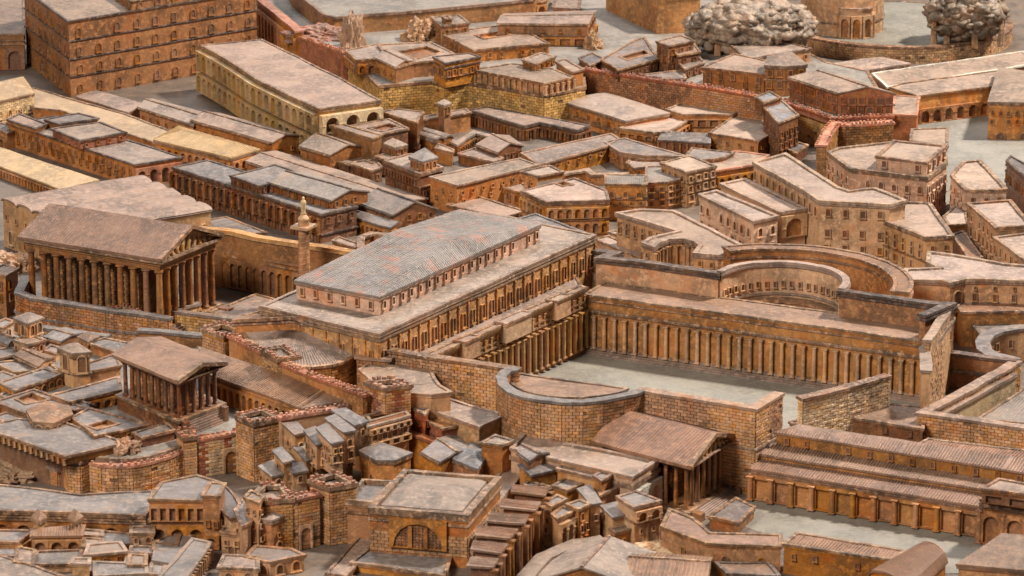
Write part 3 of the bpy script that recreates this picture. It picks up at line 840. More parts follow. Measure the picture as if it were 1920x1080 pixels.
def slab(name, poly, z, m, kind='structure'):
    mb = MB()
    for t in tess([poly], z): mb.face(t)
    me = mb.mesh(name, m, sub=1.2, amp=.006); o = link(name, me); o['kind'] = kind; return o
def terrace(name, poly, z0, z1, wall, top, brick=None, rim='trim', singles=0, only=None, bw=.13, bh=.06):
    mb = MB(); n = len(poly)
    for i in range(n): j = (i + 1) % n; mb.face((V3(poly[i], z0), V3(poly[j], z0), V3(poly[j], z1 - .02), V3(poly[i], z1 - .02)))
    me = mb.mesh('retaining_wall', wall, sub=.5)
    o = link(name, None); o['kind'] = 'structure'; LAST[0] = o; LAST[1] = Vector((0, 0, 0)); HOST.clear()
    HOST['wall'] = link('retaining_wall', me, o)
    mt = MB()
    for t in tess([poly], z1): mt.face(t)
    put(mt, 'terrace_top', top, sub=1.0, amp=.01)
    m2 = MB(); ring(m2, offset(poly, .03), offset(poly, -.05), z1 - .05, z1 + .012); put(m2, 'edge_course', rim, sub=.3)
    if brick: bricks(poly, z0, z1 - .06, brick, singles=singles, only=only, bw=bw, bh=bh)
    return o
def steps(poly_front, n, z0, rise, run, m='dust', name='step'):
    a, b = [Vector(p) for p in poly_front]; d = (b - a).normalized(); nn = Vector((d.y, -d.x)); l = (b - a).length
    for k in range(n):
        mb = MB(); w = run * (n - k)
        mb.box(V3((a + b) / 2 + nn * (w / 2), z0), (d.x, d.y, 0), (0, 0, 1), (nn.x, nn.y, 0), l, w, rise * (k + 1)); put(mb, name, m, sub=.5, amp=.006)

def thermal(a, b, off, z0, zb, w_frac, h_frac):
    a = Vector(a); b = Vector(b); d = (b - a); l = d.length; d.normalize(); n = Vector((d.y, -d.x)); O = LAST[1]
    w = l * .50; h = w * .5; mid = (a + b) / 2 + n * .012
    zz = zb + .12; rot = math.atan2(d.y, d.x)
    link('thermal_window', bay_mesh(w * 1.18, h * 1.22, 'gold', depth=.05, open_w=.86, sill=.02, top=.14), LAST[0], (mid.x - O.x, mid.y - O.y, zz - O.z), rot)
    for s in (-1, 1):
        m = MB(); q = mid + d * (s * w * .16) + n * .025; m.box(V3(q, zz), (d.x, d.y, 0), (0, 0, 1), (n.x, n.y, 0), .06, .05, h * .93); put(m, 'mullion', 'gold')
    m = MB()
    for k in range(1, 14):
        x = (k / 14 - .5) * w; hh = h * math.sqrt(max(0, 1 - (2 * x / w) ** 2)) * .95
        q = mid + d * x + n * .014; m.box(V3(q, zz), (d.x, d.y, 0), (0, 0, 1), (n.x, n.y, 0), .012, .016, hh)
    for k in range(1, 8):
        z = h * k / 8; ww = w * math.sqrt(max(0, 1 - (z / h) ** 2)) * .96
        m.box(V3(mid + n * .016, zz + z), (d.x, d.y, 0), (0, 0, 1), (n.x, n.y, 0), ww, .016, .012)
    put(m, 'lattice', 'brown', weld=False, kind='stuff')

# ------------------------------------------------------------------ the setting
slab('ground', [(-60, -45), (60, -45), (60, 90), (-60, 90)], 0.0, 'ground')

# ------------------------------------------------------------------ the city, laid out in plan
slab('forum_paving', [(-1.757, -8.991), (3.837, -11.6), (4.609, -10.84), (6.584, -8.165), (7.319, -6.302), (1.139, -3.763)], 0.006, 'paving')
slab('street', [(8.218, 8.191), (8.755, 4.065), (11.253, 6.075), (12.617, 15.784), (8.9, 15.013), (8.162, 12.296)], 0.006, 'paving')
slab('lower_square', [(3.548, -12.948), (5.499, -15.033), (8.209, -15.033), (8.4, -13.659), (3.903, -11.222), (3.451, -11.725)], 0.006, 'paving')
block('basilica', 'long tiled basilica with pink clerestory and gold pilastered wall beside the grey forum square', 'basilica', [(-1.587, -8.427), (1.27, -4.05), (1.055, -2.667), (-1.84, -7.225)], 0.0, 1.157, wall='gold', roof='dust', win=[('C', 0.1, 0.62, 0.19, 0.042, 0.05, 'goldtrim', [0]), ('N', 0.76, 0.2, 0.19, 0.05, 'goldtrim', [0])], courses=(0.1, 0.74, 0.82))
block('', '', '', [(-1.549, -8.452), (1.308, -4.074), (1.186, -3.995), (-1.671, -8.373)], 1.137, 1.227, wall='goldtrim', roof='dust', sub=True, win=[])
block('', '', '', [(-0.787, -7.439), (-0.541, -7.062), (-0.717, -6.948), (-0.963, -7.324)], 0.897, 1.257, wall='tan', roof='dust', sub=True, win=[])
block('', '', '', [(-0.097, -6.382), (0.34, -5.712), (0.165, -5.597), (-0.273, -6.267)], 0.897, 1.257, wall='tan', roof='dust', sub=True, win=[])
block('', '', '', [(0.782, -5.036), (1.028, -4.659), (0.852, -4.544), (0.606, -4.921)], 0.897, 1.257, wall='tan', roof='dust', sub=True, win=[])
block('', '', '', [(-4.217, -7.08), (-2.19, -8.649), (1.483, -2.658), (-0.544, -1.089)], 0.857, 1.785, wall='yellow', roof='dust', trim='rooftrim', sub=True, courses=(0.86, 0.93), win=[('N', 0.28, 0.58, 0.3, 0.03, 'yellow'), ('r', 0.42, 0.075, 0.22, 0.3)], rimw=0.05)
block('', '', '', [(-3.654, -6.619), (-2.217, -7.584), (0.491, -3.087), (-0.946, -2.121)], 1.735, 2.07, wall='pink', roof='basilicatile', trim='rooftrim', kind='hip', rise=0.27, inset=0.17, ribs=0.055, ribm='basilicatile', sub=True, win=[('r', 0.42, 0.06, 0.115, 0.275)], courses=(0.92,))
block('colonnade', 'forum portico with a long row of slender columns under a broad flat brown roof', 'portico', [(1.294, -3.966), (7.008, -6.774), (7.065, -5.787), (1.681, -3.277)], 0.0, 1.07, wall='gold', roof='tile', trim='trim', win=[('C', 0.095, 0.585, 0.2, 0.036, 0.055, 'tan', [0])], courses=(0.1, 0.7, 0.73, 0.9), rimw=0.03, sink=0.012)
steps([(1.294, -3.966), (7.008, -6.774)], 4, 0.0, 0.026, 0.05)
wallrun('precinct_wall', 'tan windowed back wall of the forum between the dark corner and the exedra', 'wall', [(1.431, -2.658), (1.864, -2.833), (1.602, -3.144), (2.213, -3.373), (3.651, -4.163)], 0.0, 1.52, t=0.12, wall='tan', cop='darktrim', win=[('r', 0.62, 0.065, 0.13, 0.33)], moulding=(0.93,))
wallrun('precinct_wall', 'tan windowed forum wall to the right of the exedra with a folded end', 'wall', [(5.688, -5.219), (7.268, -6.042), (7.462, -6.074), (6.954, -6.722)], 0.0, 1.52, t=0.12, wall='orange', cop='darktrim', win=[('r', 0.62, 0.065, 0.13, 0.33)], moulding=(0.93,))
wallrun('exedra_wall', 'semicircular exedra wall with small framed windows behind the forum portico', 'wall', [(3.663, -4.163), (3.749, -4.024), (3.853, -3.898), (3.974, -3.788), (4.11, -3.696), (4.258, -3.625), (4.414, -3.576), (4.575, -3.549), (4.739, -3.545), (4.901, -3.565), (5.059, -3.608), (5.21, -3.672), (5.349, -3.758), (5.475, -3.862), (5.585, -3.984), (5.677, -4.119), (5.748, -4.267), (5.797, -4.423), (5.824, -4.584), (5.828, -4.748), (5.808, -4.91), (5.765, -5.068), (5.701, -5.219)], 0.3, 1.55, t=0.09, wall='tan', cop='dust', win=[('r', 0.66, 0.05, 0.1, 0.27)], moulding=(0.52, 0.45, 0.93), copw=0.02)
wallrun('curved_ledge', 'low curved ledge running round the inside of the exedra', 'ledge', [(3.829, -4.194), (3.925, -4.057), (4.042, -3.939), (4.178, -3.842), (4.328, -3.77), (4.488, -3.723), (4.653, -3.704), (4.82, -3.713), (4.982, -3.751), (5.136, -3.814), (5.277, -3.903), (5.401, -4.014), (5.505, -4.145), (5.585, -4.291), (5.639, -4.449), (5.666, -4.613), (5.665, -4.78), (5.636, -4.944), (5.58, -5.101)], 0.3, 0.9, t=0.2, wall='orange', cop='trim', moulding=(0.8,))
block('market_hemicycle', 'curved market terrace with a narrow brown roof wrapped round the exedra', 'market', [(3.92, -2.853), (4.115, -2.783), (4.317, -2.735), (4.522, -2.707), (4.729, -2.702), (4.936, -2.717), (5.14, -2.754), (5.338, -2.812), (5.53, -2.891), (5.713, -2.989), (5.884, -3.105), (6.043, -3.239), (6.186, -3.388), (6.314, -3.552), (6.423, -3.727), (6.514, -3.914), (6.585, -4.108), (6.635, -4.309), (6.664, -4.515), (6.672, -4.722), (6.658, -4.928), (6.622, -5.132), (6.566, -5.332), (6.85, -5.428), (6.915, -5.199), (6.956, -4.964), (6.972, -4.726), (6.963, -4.488), (6.93, -4.252), (6.872, -4.021), (6.79, -3.797), (6.686, -3.582), (6.559, -3.38), (6.413, -3.192), (6.248, -3.02), (6.065, -2.866), (5.868, -2.732), (5.658, -2.619), (5.437, -2.529), (5.209, -2.462), (4.974, -2.42), (4.736, -2.402), (4.498, -2.408), (4.262, -2.44), (4.03, -2.496), (3.805, -2.576)], 0.0, 1.54, wall='orange', roof='tile', trim='trim', win=[('a', 0.45, 0.09, 0.2, 0.35)], courses=(0.9,), rimw=0.04)
wallrun('forum_wall', 'tall brick forum wall turning a corner behind the small brown temple', 'wall', [(2.067, -10.542), (3.81, -11.482), (4.244, -10.761)], 0.0, 1.452, t=0.14, wall='mortar', cop='rooftrim', brick='brick', singles=300, moulding=(0.52,))
wallrun('forum_wall', 'straight brick forum wall running from the basilica to the curved apse', 'wall', [(-1.993, -8.46), (-1.59, -8.673), (0.097, -9.514)], 0.0, 1.452, t=0.14, wall='mortar', cop='trim', brick='brick', singles=300, moulding=(0.45,))
wallrun('forum_apse_wall', 'curved brick apse bulging from the forum wall towards the small temple', 'wall', [(0.069, -9.478), (-0.104, -9.62), (-0.181, -9.93), (-0.145, -10.321), (0.0, -10.652), (0.212, -10.898), (0.49, -11.088), (0.801, -11.196), (1.113, -11.196), (1.419, -11.088), (1.736, -10.898), (1.953, -10.734), (2.104, -10.542)], 0.0, 1.452, t=0.13, wall='mortar', cop='slate', brick='brick', singles=300, copw=0.022)
wallrun('brick_wall', 'pale brick wall with a broken stepped end at the open side of the forum', 'wall', [(4.689, -9.646), (5.443, -9.086), (6.205, -8.42)], 0.0, 1.006, t=0.13, wall='tan', cop='trim', brick='brickpale', singles=260)
block('pier', 'short broken stone pier at the end of the pale brick wall', 'pier', [(4.548, -9.464), (4.656, -9.646), (4.8, -9.464), (4.694, -9.327)], 0.0, 0.52, wall='brown', win=[], roof='tile')
wallrun('brick_wall', 'narrow brick wall folded against the right end of the forum portico', 'wall', [(7.498, -5.921), (7.214, -6.858), (6.917, -7.819)], 0.0, 1.42, t=0.1, wall='mortar', cop='dust', brick='brick')
wallrun('buttress_wall', 'chipped plaster wall leaning beside the forum portico end', 'wall', [(7.523, -5.892), (7.229, -6.771), (6.909, -7.676), (6.801, -8.847)], 0.0, 1.22, t=0.14, wall='tan', cop='dust')
block('low_house', 'flat brown house with three small square windows beside the pale brick wall', 'house', [(5.536, -9.019), (6.68, -9.613), (6.889, -8.507), (6.171, -8.319)], 0.0, 0.463, wall='dark', roof='tile', win=[('r', 0.72, 0.06, 0.07, 0.38)])
block('ruined_block', 'broken low wall block below the right end of the portico', 'ruin', [(6.387, -6.429), (6.884, -6.626), (7.22, -6.032), (6.679, -5.932)], 0.0, 0.191, wall='orange', roof='tile', win=[])
wallrun('court_wall', 'high plain brown wall closing the sunken court right of the forum', 'wall', [(7.221, -5.888), (7.893, -6.162), (8.588, -6.495)], 0.0, 0.643, t=0.12, wall='brown', cop='darktrim', moulding=(0.45, 0.5))
wallrun('precinct_wall', 'brick precinct wall at the far right corner with a cream inner face', 'wall', [(8.612, -6.503), (7.623, -7.974), (6.731, -9.271), (7.491, -9.61), (8.444, -10.063)], 0.0, 0.63, t=0.14, wall='mortar', cop='rooftrim', brick='brick', singles=300)
wallrun('plaster_wall', 'cream plaster face inside the right precinct wall', 'wall', [(8.528, -6.839), (7.105, -8.944)], 0.0, 0.515, t=0.05, wall='cream', cop='rooftrim')
block('tiled_portico', 'ribbed brown roof inside the precinct at the right edge', 'portico', [(7.761, -8.425), (8.796, -8.841), (9.385, -7.576), (8.702, -6.852)], 0.0, 0.249, wall='gold', roof='greytile', ribs=0.05, win=[])
wallrun('exedra_wall', 'round dark coped exedra wall cut by the right edge', 'wall', [(9.25, -4.444), (8.871, -4.476), (8.541, -4.624), (8.302, -4.919), (8.16, -5.336), (8.141, -5.749), (8.244, -6.034), (8.598, -6.378)], 0.0, 0.616, t=0.16, wall='tan', cop='slate', win=[('r', 0.5, 0.06, 0.13, 0.25)], copw=0.05)
block('stepped_basilica', 'stepped basilica with three ribbed brown roofs and a row of engaged columns', 'basilica', [(3.792, -11.74), (7.195, -13.478), (7.452, -13.242), (3.813, -11.373)], 0.0, 0.483, wall='brown', roof='tile', kind='shed', rise=0.08, hi=2, ribs=0.05, win=[('C', 0.06, 0.82, 0.345, 0.045, 0.1, 'orange', [0]), ('P', 0.05, 0.84, 0.345, 'orange', [0])], courses=(0.05, 0.88, 0.95))
block('', '', '', [(3.823, -11.418), (7.323, -13.16), (7.97, -13.203), (4.146, -11.18)], 0.483, 0.638, wall='orange', roof='tile', kind='shed', rise=0.07, hi=2, ribs=0.05, sub=True, win=[('r', 0.62, 0.05, 0.055, 0.34)])
block('', '', '', [(4.196, -11.217), (7.967, -13.172), (8.571, -13.111), (4.55, -11.161)], 0.483, 0.908, wall='orange', roof='tile', kind='shed', rise=0.1, hi=2, ribs=0.05, sub=True, win=[('r', 0.72, 0.055, 0.1, 0.35)])
block('tiled_hall', 'ribbed brown hall roof rising behind the stepped basilica under the brick precinct wall', 'hall', [(6.318, -12.057), (8.053, -12.903), (8.125, -12.356), (6.546, -11.738)], 0.1, 1.008, wall='orange', roof='tile', ribs=0.05, win=[], sink=0.01, rimw=0.02, base=0.0)
block('arch_pavilion', 'arched brown pavilion at the end of the stepped basilica', 'arch', [(7.155, -13.682), (7.833, -14.041), (8.129, -13.642), (7.448, -13.237)], 0.0, 0.706, wall='brown', roof='dust', win=[('B', 0.02, 0.8, 0.42, 'orange', [0]), ('C', 0.02, 0.8, 0.42, 0.04, 0.06, 'orange', [0])], courses=(0.84, 0.88))
block('', '', '', [(7.145, -13.873), (7.836, -14.154), (8.046, -13.793), (7.44, -13.452)], 0.706, 0.946, wall='brown', roof='dust', sub=True, win=[('P', 0.15, 0.7, 0.3, 'brown')])
block('ribbed_range', 'curved low range with a ribbed brown roof below the small temple', 'range', [(2.274, -14.134), (2.912, -14.852), (4.012, -14.982), (4.043, -14.522), (2.986, -14.43), (2.749, -13.757), (2.425, -13.382)], 0.0, 0.425, wall='orange', roof='tile', win=[('a', 0.25, 0.08, 0.12, 0.7)], sink=0.012, rimw=0.03)
block('ribbed_range', 'low orange range with four small square windows beside the barrel vault', 'range', [(4.05, -15.032), (5.582, -15.693), (5.839, -15.342), (4.288, -14.557)], 0.0, 0.481, wall='orange', roof='tile', ribs=0.05, win=[('r', 0.62, 0.05, 0.07, 0.33)], sink=0.012, rimw=0.03)
block('barrel_hall', 'barrel vaulted brown hall pointing up towards the lower square', 'hall', [(5.756, -16.86), (6.422, -15.478), (6.047, -15.027), (5.204, -16.141)], 0.0, 0.358, wall='orange', roof='tile', kind='barrel', rise=0.2, ribs=0.07, win=[])
block('gabled_temple_front', 'brown gabled front with a plain pediment at the bottom right corner', 'temple front', [(6.591, -15.717), (7.718, -16.012), (8.196, -14.816), (7.4, -14.586)], 0.0, 0.392, wall='gold', roof='tile', kind='hip', rise=0.3, inset=0.3, win=[])
block('low_house', 'low dark flat roof with a raised rim at the bottom edge', 'house', [(3.049, -15.088), (3.198, -15.512), (3.942, -15.608), (3.818, -15.088)], 0.0, 0.197, wall='brown', roof='tile', trim='darktrim', win=[])
block('tiled_house', 'brown ribbed gable roof at the bottom edge', 'house', [(1.677, -15.788), (2.832, -16.007), (2.973, -15.008), (1.839, -14.781)], 0.0, 0.223, wall='tan', roof='tile', kind='gable', rise=0.12, ribs=0.06, win=[])
block('taupe_house', 'broad taupe hipped roof at the bottom edge below the crowded houses', 'house', [(1.72, -16.079), (2.131, -14.803), (0.774, -14.727), (0.34, -15.934)], 0.0, 0.223, wall='brown', roof='dust', kind='gable', rise=0.24, win=[])
temple('temple', 'large brown temple with eight front columns and a carved pediment beside the monument column', [(-8.879, -1.926), (-6.258, -3.393), (-5.339, -1.807), (-7.961, -0.341)], 0.0, 0.232, 1.301, 1.506, 0.391, 11, 8, 0.06, steps=0.3, roof='tile', colm='brown')
temple('temple', 'small brown temple with a ribbed roof in front of the tall brick forum wall', [(1.346, -11.501), (2.738, -12.667), (3.514, -11.24), (2.122, -10.074)], 0.0, 0.123, 0.789, 0.848, 0.288, 9, 8, 0.034, roof='tile', ribs=0.06, colm='brown', steps=0.22)
temple('temple', 'small reddish temple with thin columns among the crowded lower houses', [(-6.473, -8.892), (-5.362, -10.22), (-4.72, -9.338), (-5.831, -8.011)], 0.55, 0.803, 1.363, 1.453, 0.143, 9, 6, 0.036, roof='tile', ribs=0, colm='dark', wall='dark', steps=0.15)
block('temple_apse', 'little stepped apse roof at the back of the small brown temple', 'apse', [(1.173, -9.598), (1.414, -9.823), (1.841, -10.047), (1.471, -8.571)], 0.0, 0.366, wall='brown', roof='tile', kind='hip', rise=0.05, win=[])
monument('slender monument column topped by a small standing statue', (-3.786, -1.787, 0.0), 1.722, 0.108)
block('tiled_portico', 'tiled portico with arched recesses between the large temple and the monument column', 'portico', [(-5.566, 0.198), (-3.87, -0.997), (-3.346, -0.94), (-5.035, 0.264)], 0.0, 0.689, kind='shed', hi=2, rise=0.12, ribs=0.06, wall='brown', roof='tile', win=[('B', 0.05, 0.8, 0.19, 'brown', [0])], courses=(0.9,))
wallrun('dentil_wall', 'long brown wall with a pale dotted cornice behind the monument column', 'wall', [(-5.861, 0.255), (-5.21, 0.008), (-4.755, -0.36), (-2.914, -1.382)], 0.0, 1.123, t=0.12, wall='brown', cop='goldtrim', moulding=(0.93,))
block('ribbed_house', 'grey ribbed roof peeping out behind the large temple pediment', 'house', [(-6.43, 3.825), (-5.587, 2.976), (-4.813, 3.2), (-5.671, 4.344)], 0.0, 0.189, wall='orange', roof='greytile', ribs=0.05, win=[], sink=0.01, rimw=0.03)
block('low_house', 'low dusty roof slab between the large temple and the basilica end', 'roof', [(-5.492, -2.217), (-4.931, -2.626), (-4.207, -1.542), (-4.726, -1.085)], 0.0, 0.202, wall='brown', roof='dust', win=[])
fan_roof('fan ribbed half cone roof over a brick apse at the basilica end', (-3.609, -7.28), [(-4.572, -7.01), (-4.345, -7.67), (-4.016, -8.361), (-3.656, -8.827), (-3.29, -8.995), (-2.964, -8.869), (-2.72, -8.616), (-2.548, -8.292)], 0.0, 1.3, 1.55)
gable_wall('raking gable wall with orange mouldings behind the fan ribbed roof', (-4.615, -6.917), (-2.391, -8.107), 0.0, 1.45, 1.67, u=0.46)
wallrun('brick_wall', 'short brick return wall joining the apse and the straight forum wall', 'wall', [(-2.545, -8.476), (-2.052, -8.646), (-1.886, -8.348)], 0.0, 1.35, t=0.1, wall='mortar', cop='rooftrim', brick='brickdark')
block('low_house', 'low dusty roof slab at the left corner of the basilica', 'roof', [(-4.264, -6.596), (-3.995, -6.914), (-3.505, -6.732), (-4.121, -6.136)], 0.0, 1.6, wall='orange', roof='dust', win=[])
block('curved_hall', 'pale tan hall roof curling in front of the straight brick forum wall', 'hall', [(-2.499, -8.897), (-2.28, -9.462), (-1.891, -9.789), (-1.63, -10.154), (-1.303, -10.234), (-0.993, -10.114), (-1.175, -9.749), (-1.27, -9.379), (-1.328, -9.031), (-2.338, -8.543)], 0.0, 1.25, wall='tan', roof='dust', win=[], trim='rooftrim')
block('curved_hall', 'pale tan hall roof sweeping down to the apse wall', 'hall', [(-1.654, -9.293), (-1.414, -9.843), (-1.128, -10.306), (-0.523, -10.933), (-0.099, -10.338), (-0.632, -9.924), (-1.041, -9.521), (-1.348, -9.374)], 0.0, 0.95, wall='tan', roof='dust', win=[], trim='rooftrim', courses=(0.6,))
block('white_ended_hall', 'long tan flat hall with a white plaster end and two arches', 'hall', [(-0.014, -11.657), (0.537, -12.09), (1.848, -13.021), (2.286, -12.241), (0.566, -11.306), (0.932, -10.944), (0.902, -10.717), (0.329, -10.46)], 0.0, 0.837, wall='tan', roof='dust', trim='rooftrim', rimw=0.05, sink=0.03, win=[('B', 0.02, 0.7, 0.42, 'white', [2])], courses=(0.78, 0.82))
block('tenement_block', 'huge dark brown tenement with four window rows at the upper left', 'tenement', [(-11.38, 18.571), (-9.956, 15.123), (-5.962, 18.452), (-7.386, 21.9)], 0.0, 1.772, wall='brown', roof='dust', trim='darktrim', courses=(0.27, 0.5, 0.735), win=[('a', 0.06, 0.1, 0.17, 0.5), ('a', 0.32, 0.1, 0.17, 0.5), ('a', 0.56, 0.1, 0.17, 0.5), ('a', 0.8, 0.1, 0.17, 0.5)])
block('', '', '', [(-9.137, 17.48), (-8.653, 16.278), (-5.728, 18.755), (-6.213, 19.956)], 1.752, 1.995, wall='brown', roof='dust', sub=True, win=[('a', 0.3, 0.1, 0.17, 0.5)])
block('arcaded_hall', 'brown arcaded hall with a dusty flat roof left of the huge tenement', 'hall', [(-12.695, 17.769), (-11.341, 17.919), (-11.943, 22.793), (-13.391, 22.793)], 0.0, 0.867, wall='brown', roof='dust', win=[('B', 0.02, 0.62, 0.4)], courses=(0.7, 0.8))
block('brick_house', 'cream brick house with arched windows and hipped roof at the left edge', 'house', [(-11.538, 12.4), (-10.584, 13.442), (-11.016, 14.924), (-11.975, 13.897)], 0.0, 0.5, wall='cream', roof='palegold', kind='hip', rise=0.2, win=[('a', 0.25, 0.1, 0.14, 0.3)], brick='brickpale')
block('long_roofed_range', 'long pale gold roof sweeping past the foot of the huge tenement', 'range', [(-10.581, 13.24), (-9.948, 13.026), (-8.605, 11.354), (-7.604, 10.141), (-7.355, 11.118), (-8.503, 12.667), (-9.738, 13.954), (-10.816, 15.176)], 0.0, 0.234, wall='gold', roof='palegold', win=[])
block('shed', 'plain brown shed roof at the foot of the huge tenement', 'shed', [(-9.742, 14.408), (-8.452, 12.931), (-8.184, 13.426), (-9.343, 14.72)], 0.0, 0.181, wall='brown', roof='dust', win=[], kind='shed', rise=0.06, hi=2)
block('row_house', 'tan gabled row house with a rough roof below the arcaded theatre', 'house', [(-8.188, 12.873), (-6.874, 11.264), (-6.812, 12.416), (-7.958, 13.567)], 0.0, 0.316, wall='gold', roof='dust', kind='gable', rise=0.08, win=[('r', 0.3, 0.05, 0.07, 0.3)])
block('row_house', 'longer gabled row house with a bare gold end wall below the theatre corner', 'house', [(-6.915, 11.407), (-5.078, 9.449), (-4.534, 9.999), (-6.37, 11.983)], 0.0, 0.395, wall='gold', roof='dust', kind='gable', rise=0.1, win=[('r', 0.4, 0.05, 0.07, 0.35)])
block('pale_hall', 'pale gold hipped hall beside the red arcaded palace end', 'hall', [(-7.598, 10.009), (-5.87, 8.519), (-5.334, 9.19), (-7.182, 11.127)], 0.0, 0.299, wall='gold', roof='palegold', kind='hip', rise=0.14, inset=0.2, ribs=0.06, win=[('B', 0.05, 0.7, 0.2)])
block('palace', 'long ochre palace with several roof levels and a red arcaded end', 'palace', [(-10.809, 10.799), (-7.766, 7.283), (-6.849, 7.895), (-9.892, 11.41)], 0.0, 0.492, wall='orange', roof='dust', trim='darktrim', win=[('r', 0.62, 0.06, 0.09, 0.24, [0]), ('r', 0.3, 0.06, 0.11, 0.26, [0]), ('B', 0.02, 0.86, 0.3, 'redwash', [1])])
block('', '', '', [(-9.975, 10.551), (-9.645, 10.159), (-8.875, 10.677), (-9.336, 11.138)], 0.492, 0.632, wall='orange', roof='slate', trim='darktrim', sub=True, win=[])
block('', '', '', [(-9.702, 9.532), (-9.007, 8.497), (-8.126, 9.225), (-8.767, 10.106)], 0.492, 0.692, wall='redwash', roof='dust', trim='darktrim', sub=True, win=[('r', 0.35, 0.05, 0.06, 0.3)])
block('', '', '', [(-10.795, 10.712), (-10.11, 9.93), (-9.926, 10.351), (-10.611, 11.22)], 0.492, 0.592, wall='orange', roof='dust', trim='darktrim', sub=True, win=[])
block('pale_roofed_range', 'pale gold sloping roof with bracketed eaves at the left edge', 'range', [(-11.183, 8.82), (-9.162, 6.304), (-8.463, 6.659), (-10.873, 9.33)], 0.0, 0.206, wall='gold', roof='palegold', kind='shed', rise=0.1, hi=2, win=[('P', 0.05, 0.85, 0.12, 'gold', [0])])
block('small_house', 'small ochre house with an arch left of the ochre palace', 'house', [(-11.251, 11.072), (-10.784, 10.415), (-10.549, 10.727), (-11.013, 11.309)], 0.0, 0.372, wall='orange', roof='slate', win=[('B', 0.02, 0.7, 0.3, 'orange', [0])])
block('dark_palace', 'dark brown palace with tall arches and columns along its long facade', 'palace', [(-6.907, 6.652), (-3.706, 3.065), (-3.056, 3.64), (-6.257, 7.228)], 0.0, 0.598, wall='dark', roof='slate', trim='darktrim', win=[('B', 0.34, 0.6, 0.23, 'dark', [0]), ('a', 0.06, 0.07, 0.12, 0.2, [0]), ('r', 0.7, 0.07, 0.1, 0.3, [1]), ('C', 0.34, 0.58, 0.23, 0.025, 0.09, 'brown', [0])], courses=(0.3, 0.95))
block('', '', '', [(-5.636, 5.326), (-4.994, 4.541), (-4.243, 5.51), (-4.8, 6.202)], 0.548, 0.768, wall='dark', roof='slate', trim='darktrim', sub=True, win=[('r', 0.4, 0.05, 0.07, 0.25)])
block('', '', '', [(-4.841, 4.819), (-3.525, 3.458), (-2.849, 4.127), (-4.165, 5.511)], 0.548, 0.758, wall='brown', roof='greytile', trim='darktrim', kind='gable', rise=0.12, sub=True, win=[('r', 0.35, 0.06, 0.09, 0.22)])
block('long_hall', 'long grey brown hall roof stretching behind the dark palace', 'hall', [(-5.533, 8.513), (-2.398, 4.796), (-1.716, 5.531), (-4.98, 9.32)], 0.0, 0.225, wall='brown', roof='dust', win=[], kind='gable', rise=0.06)
block('gabled_house', 'brown gabled house with a carved front behind the basilica roof', 'house', [(-3.072, 4.466), (-2.327, 3.513), (-1.506, 3.975), (-2.245, 4.939)], 0.0, 0.444, wall='brown', roof='greytile', trim='darktrim', kind='gable', rise=0.2, win=[('a', 0.7, 0.07, 0.1, 0.25)])
block('', '', '', [(-3.2, 4.09), (-2.38, 3.221), (-2.262, 3.342), (-3.08, 4.17)], 0.0, 0.253, wall='brown', roof='slate', kind='shed', rise=0.08, hi=2, sub=True, win=[('B', 0.02, 0.85, 0.14, 'orange')])
block('low_house', 'tiny flat roofed lodge beside the gabled house front', 'house', [(-3.479, 2.626), (-3.038, 2.151), (-2.934, 2.404), (-3.369, 2.87)], 0.0, 0.187, wall='brown', roof='dust', win=[])
wallrun('court_wall', 'low brown yard wall in front of the gabled house', 'wall', [(-2.911, 1.981), (-2.941, 2.754), (-2.74, 3.068), (-2.188, 2.866)], 0.0, 0.22, t=0.09, wall='brown', cop='trim')
block('vaulted_warehouse', 'pale plaster warehouse under five parallel barrel vaults behind the large temple', 'warehouse', [(-8.14, 0.639), (-5.794, 2.16), (-7.431, 4.603), (-9.884, 2.865)], 0.0, 0.922, wall='tan', roof='dust', kind='barrel', n=5, rise=0.07, win=[('r', 0.62, 0.06, 0.09, 0.35), ('a', 0.12, 0.12, 0.25, 0.6, [3])])
block('arcaded_theatre', 'pale two tiered arcaded theatre terrace with a broad flat dusty top', 'theatre', [(-7.012, 15.502), (-6.587, 14.644), (-6.162, 13.699), (-5.574, 12.267), (-4.921, 11.029), (-4.068, 9.494), (-2.812, 10.254), (-3.714, 12.217), (-4.753, 14.274), (-5.701, 16.101)], 0.0, 1.126, wall='olive', roof='warmdust', trim='trim', win=[('B', 0.55, 0.39, 0.33, 'olive', [0, 1, 2, 3, 4]), ('B', 0.08, 0.4, 0.33, 'olive', [0, 1, 2, 3, 4]), ('B', 0.55, 0.36, 0.5, 'cream', [5])], courses=(0.5, 0.54, 0.94))
terrace('hill_terrace', [(-6.132, 22.092), (-4.939, 18.36), (-3.823, 16.511), (-2.94, 13.244), (-1.772, 13.65), (-1.482, 13.244), (-0.963, 13.514), (0.0, 12.891), (0.698, 12.36), (1.612, 13.109), (1.597, 14.856), (4.343, 13.076), (5.538, 12.196), (5.848, 11.917), (6.814, 10.268), (8.127, 10.535), (7.966, 14.647), (7.117, 15.489), (6.343, 17.667), (6.449, 19.798), (9, 75), (-12, 75)], 0.0, 0.729, 'mortar', 'terracetop', brick='brickolive', singles=300)
terrace('upper_plateau', [(-5.311, 21.441), (-4.407, 18.648), (-4.142, 18.301), (-3.531, 18.571), (-2.295, 18.998), (0.0, 20.024), (0.508, 20.324), (12, 75), (-14, 75)], 0.729, 1.154, 'brown', 'terracetop')
wallrun('arched_rampart', 'tall gold rampart with arched recesses above the theatre terrace', 'wall', [(-6.051, 21.235), (-5.475, 19.443), (-4.921, 17.717)], 0.0, 0.979, t=0.16, wall='gold', cop='redchip', win=[('B', 0.1, 0.75, 0.32, 'gold')])
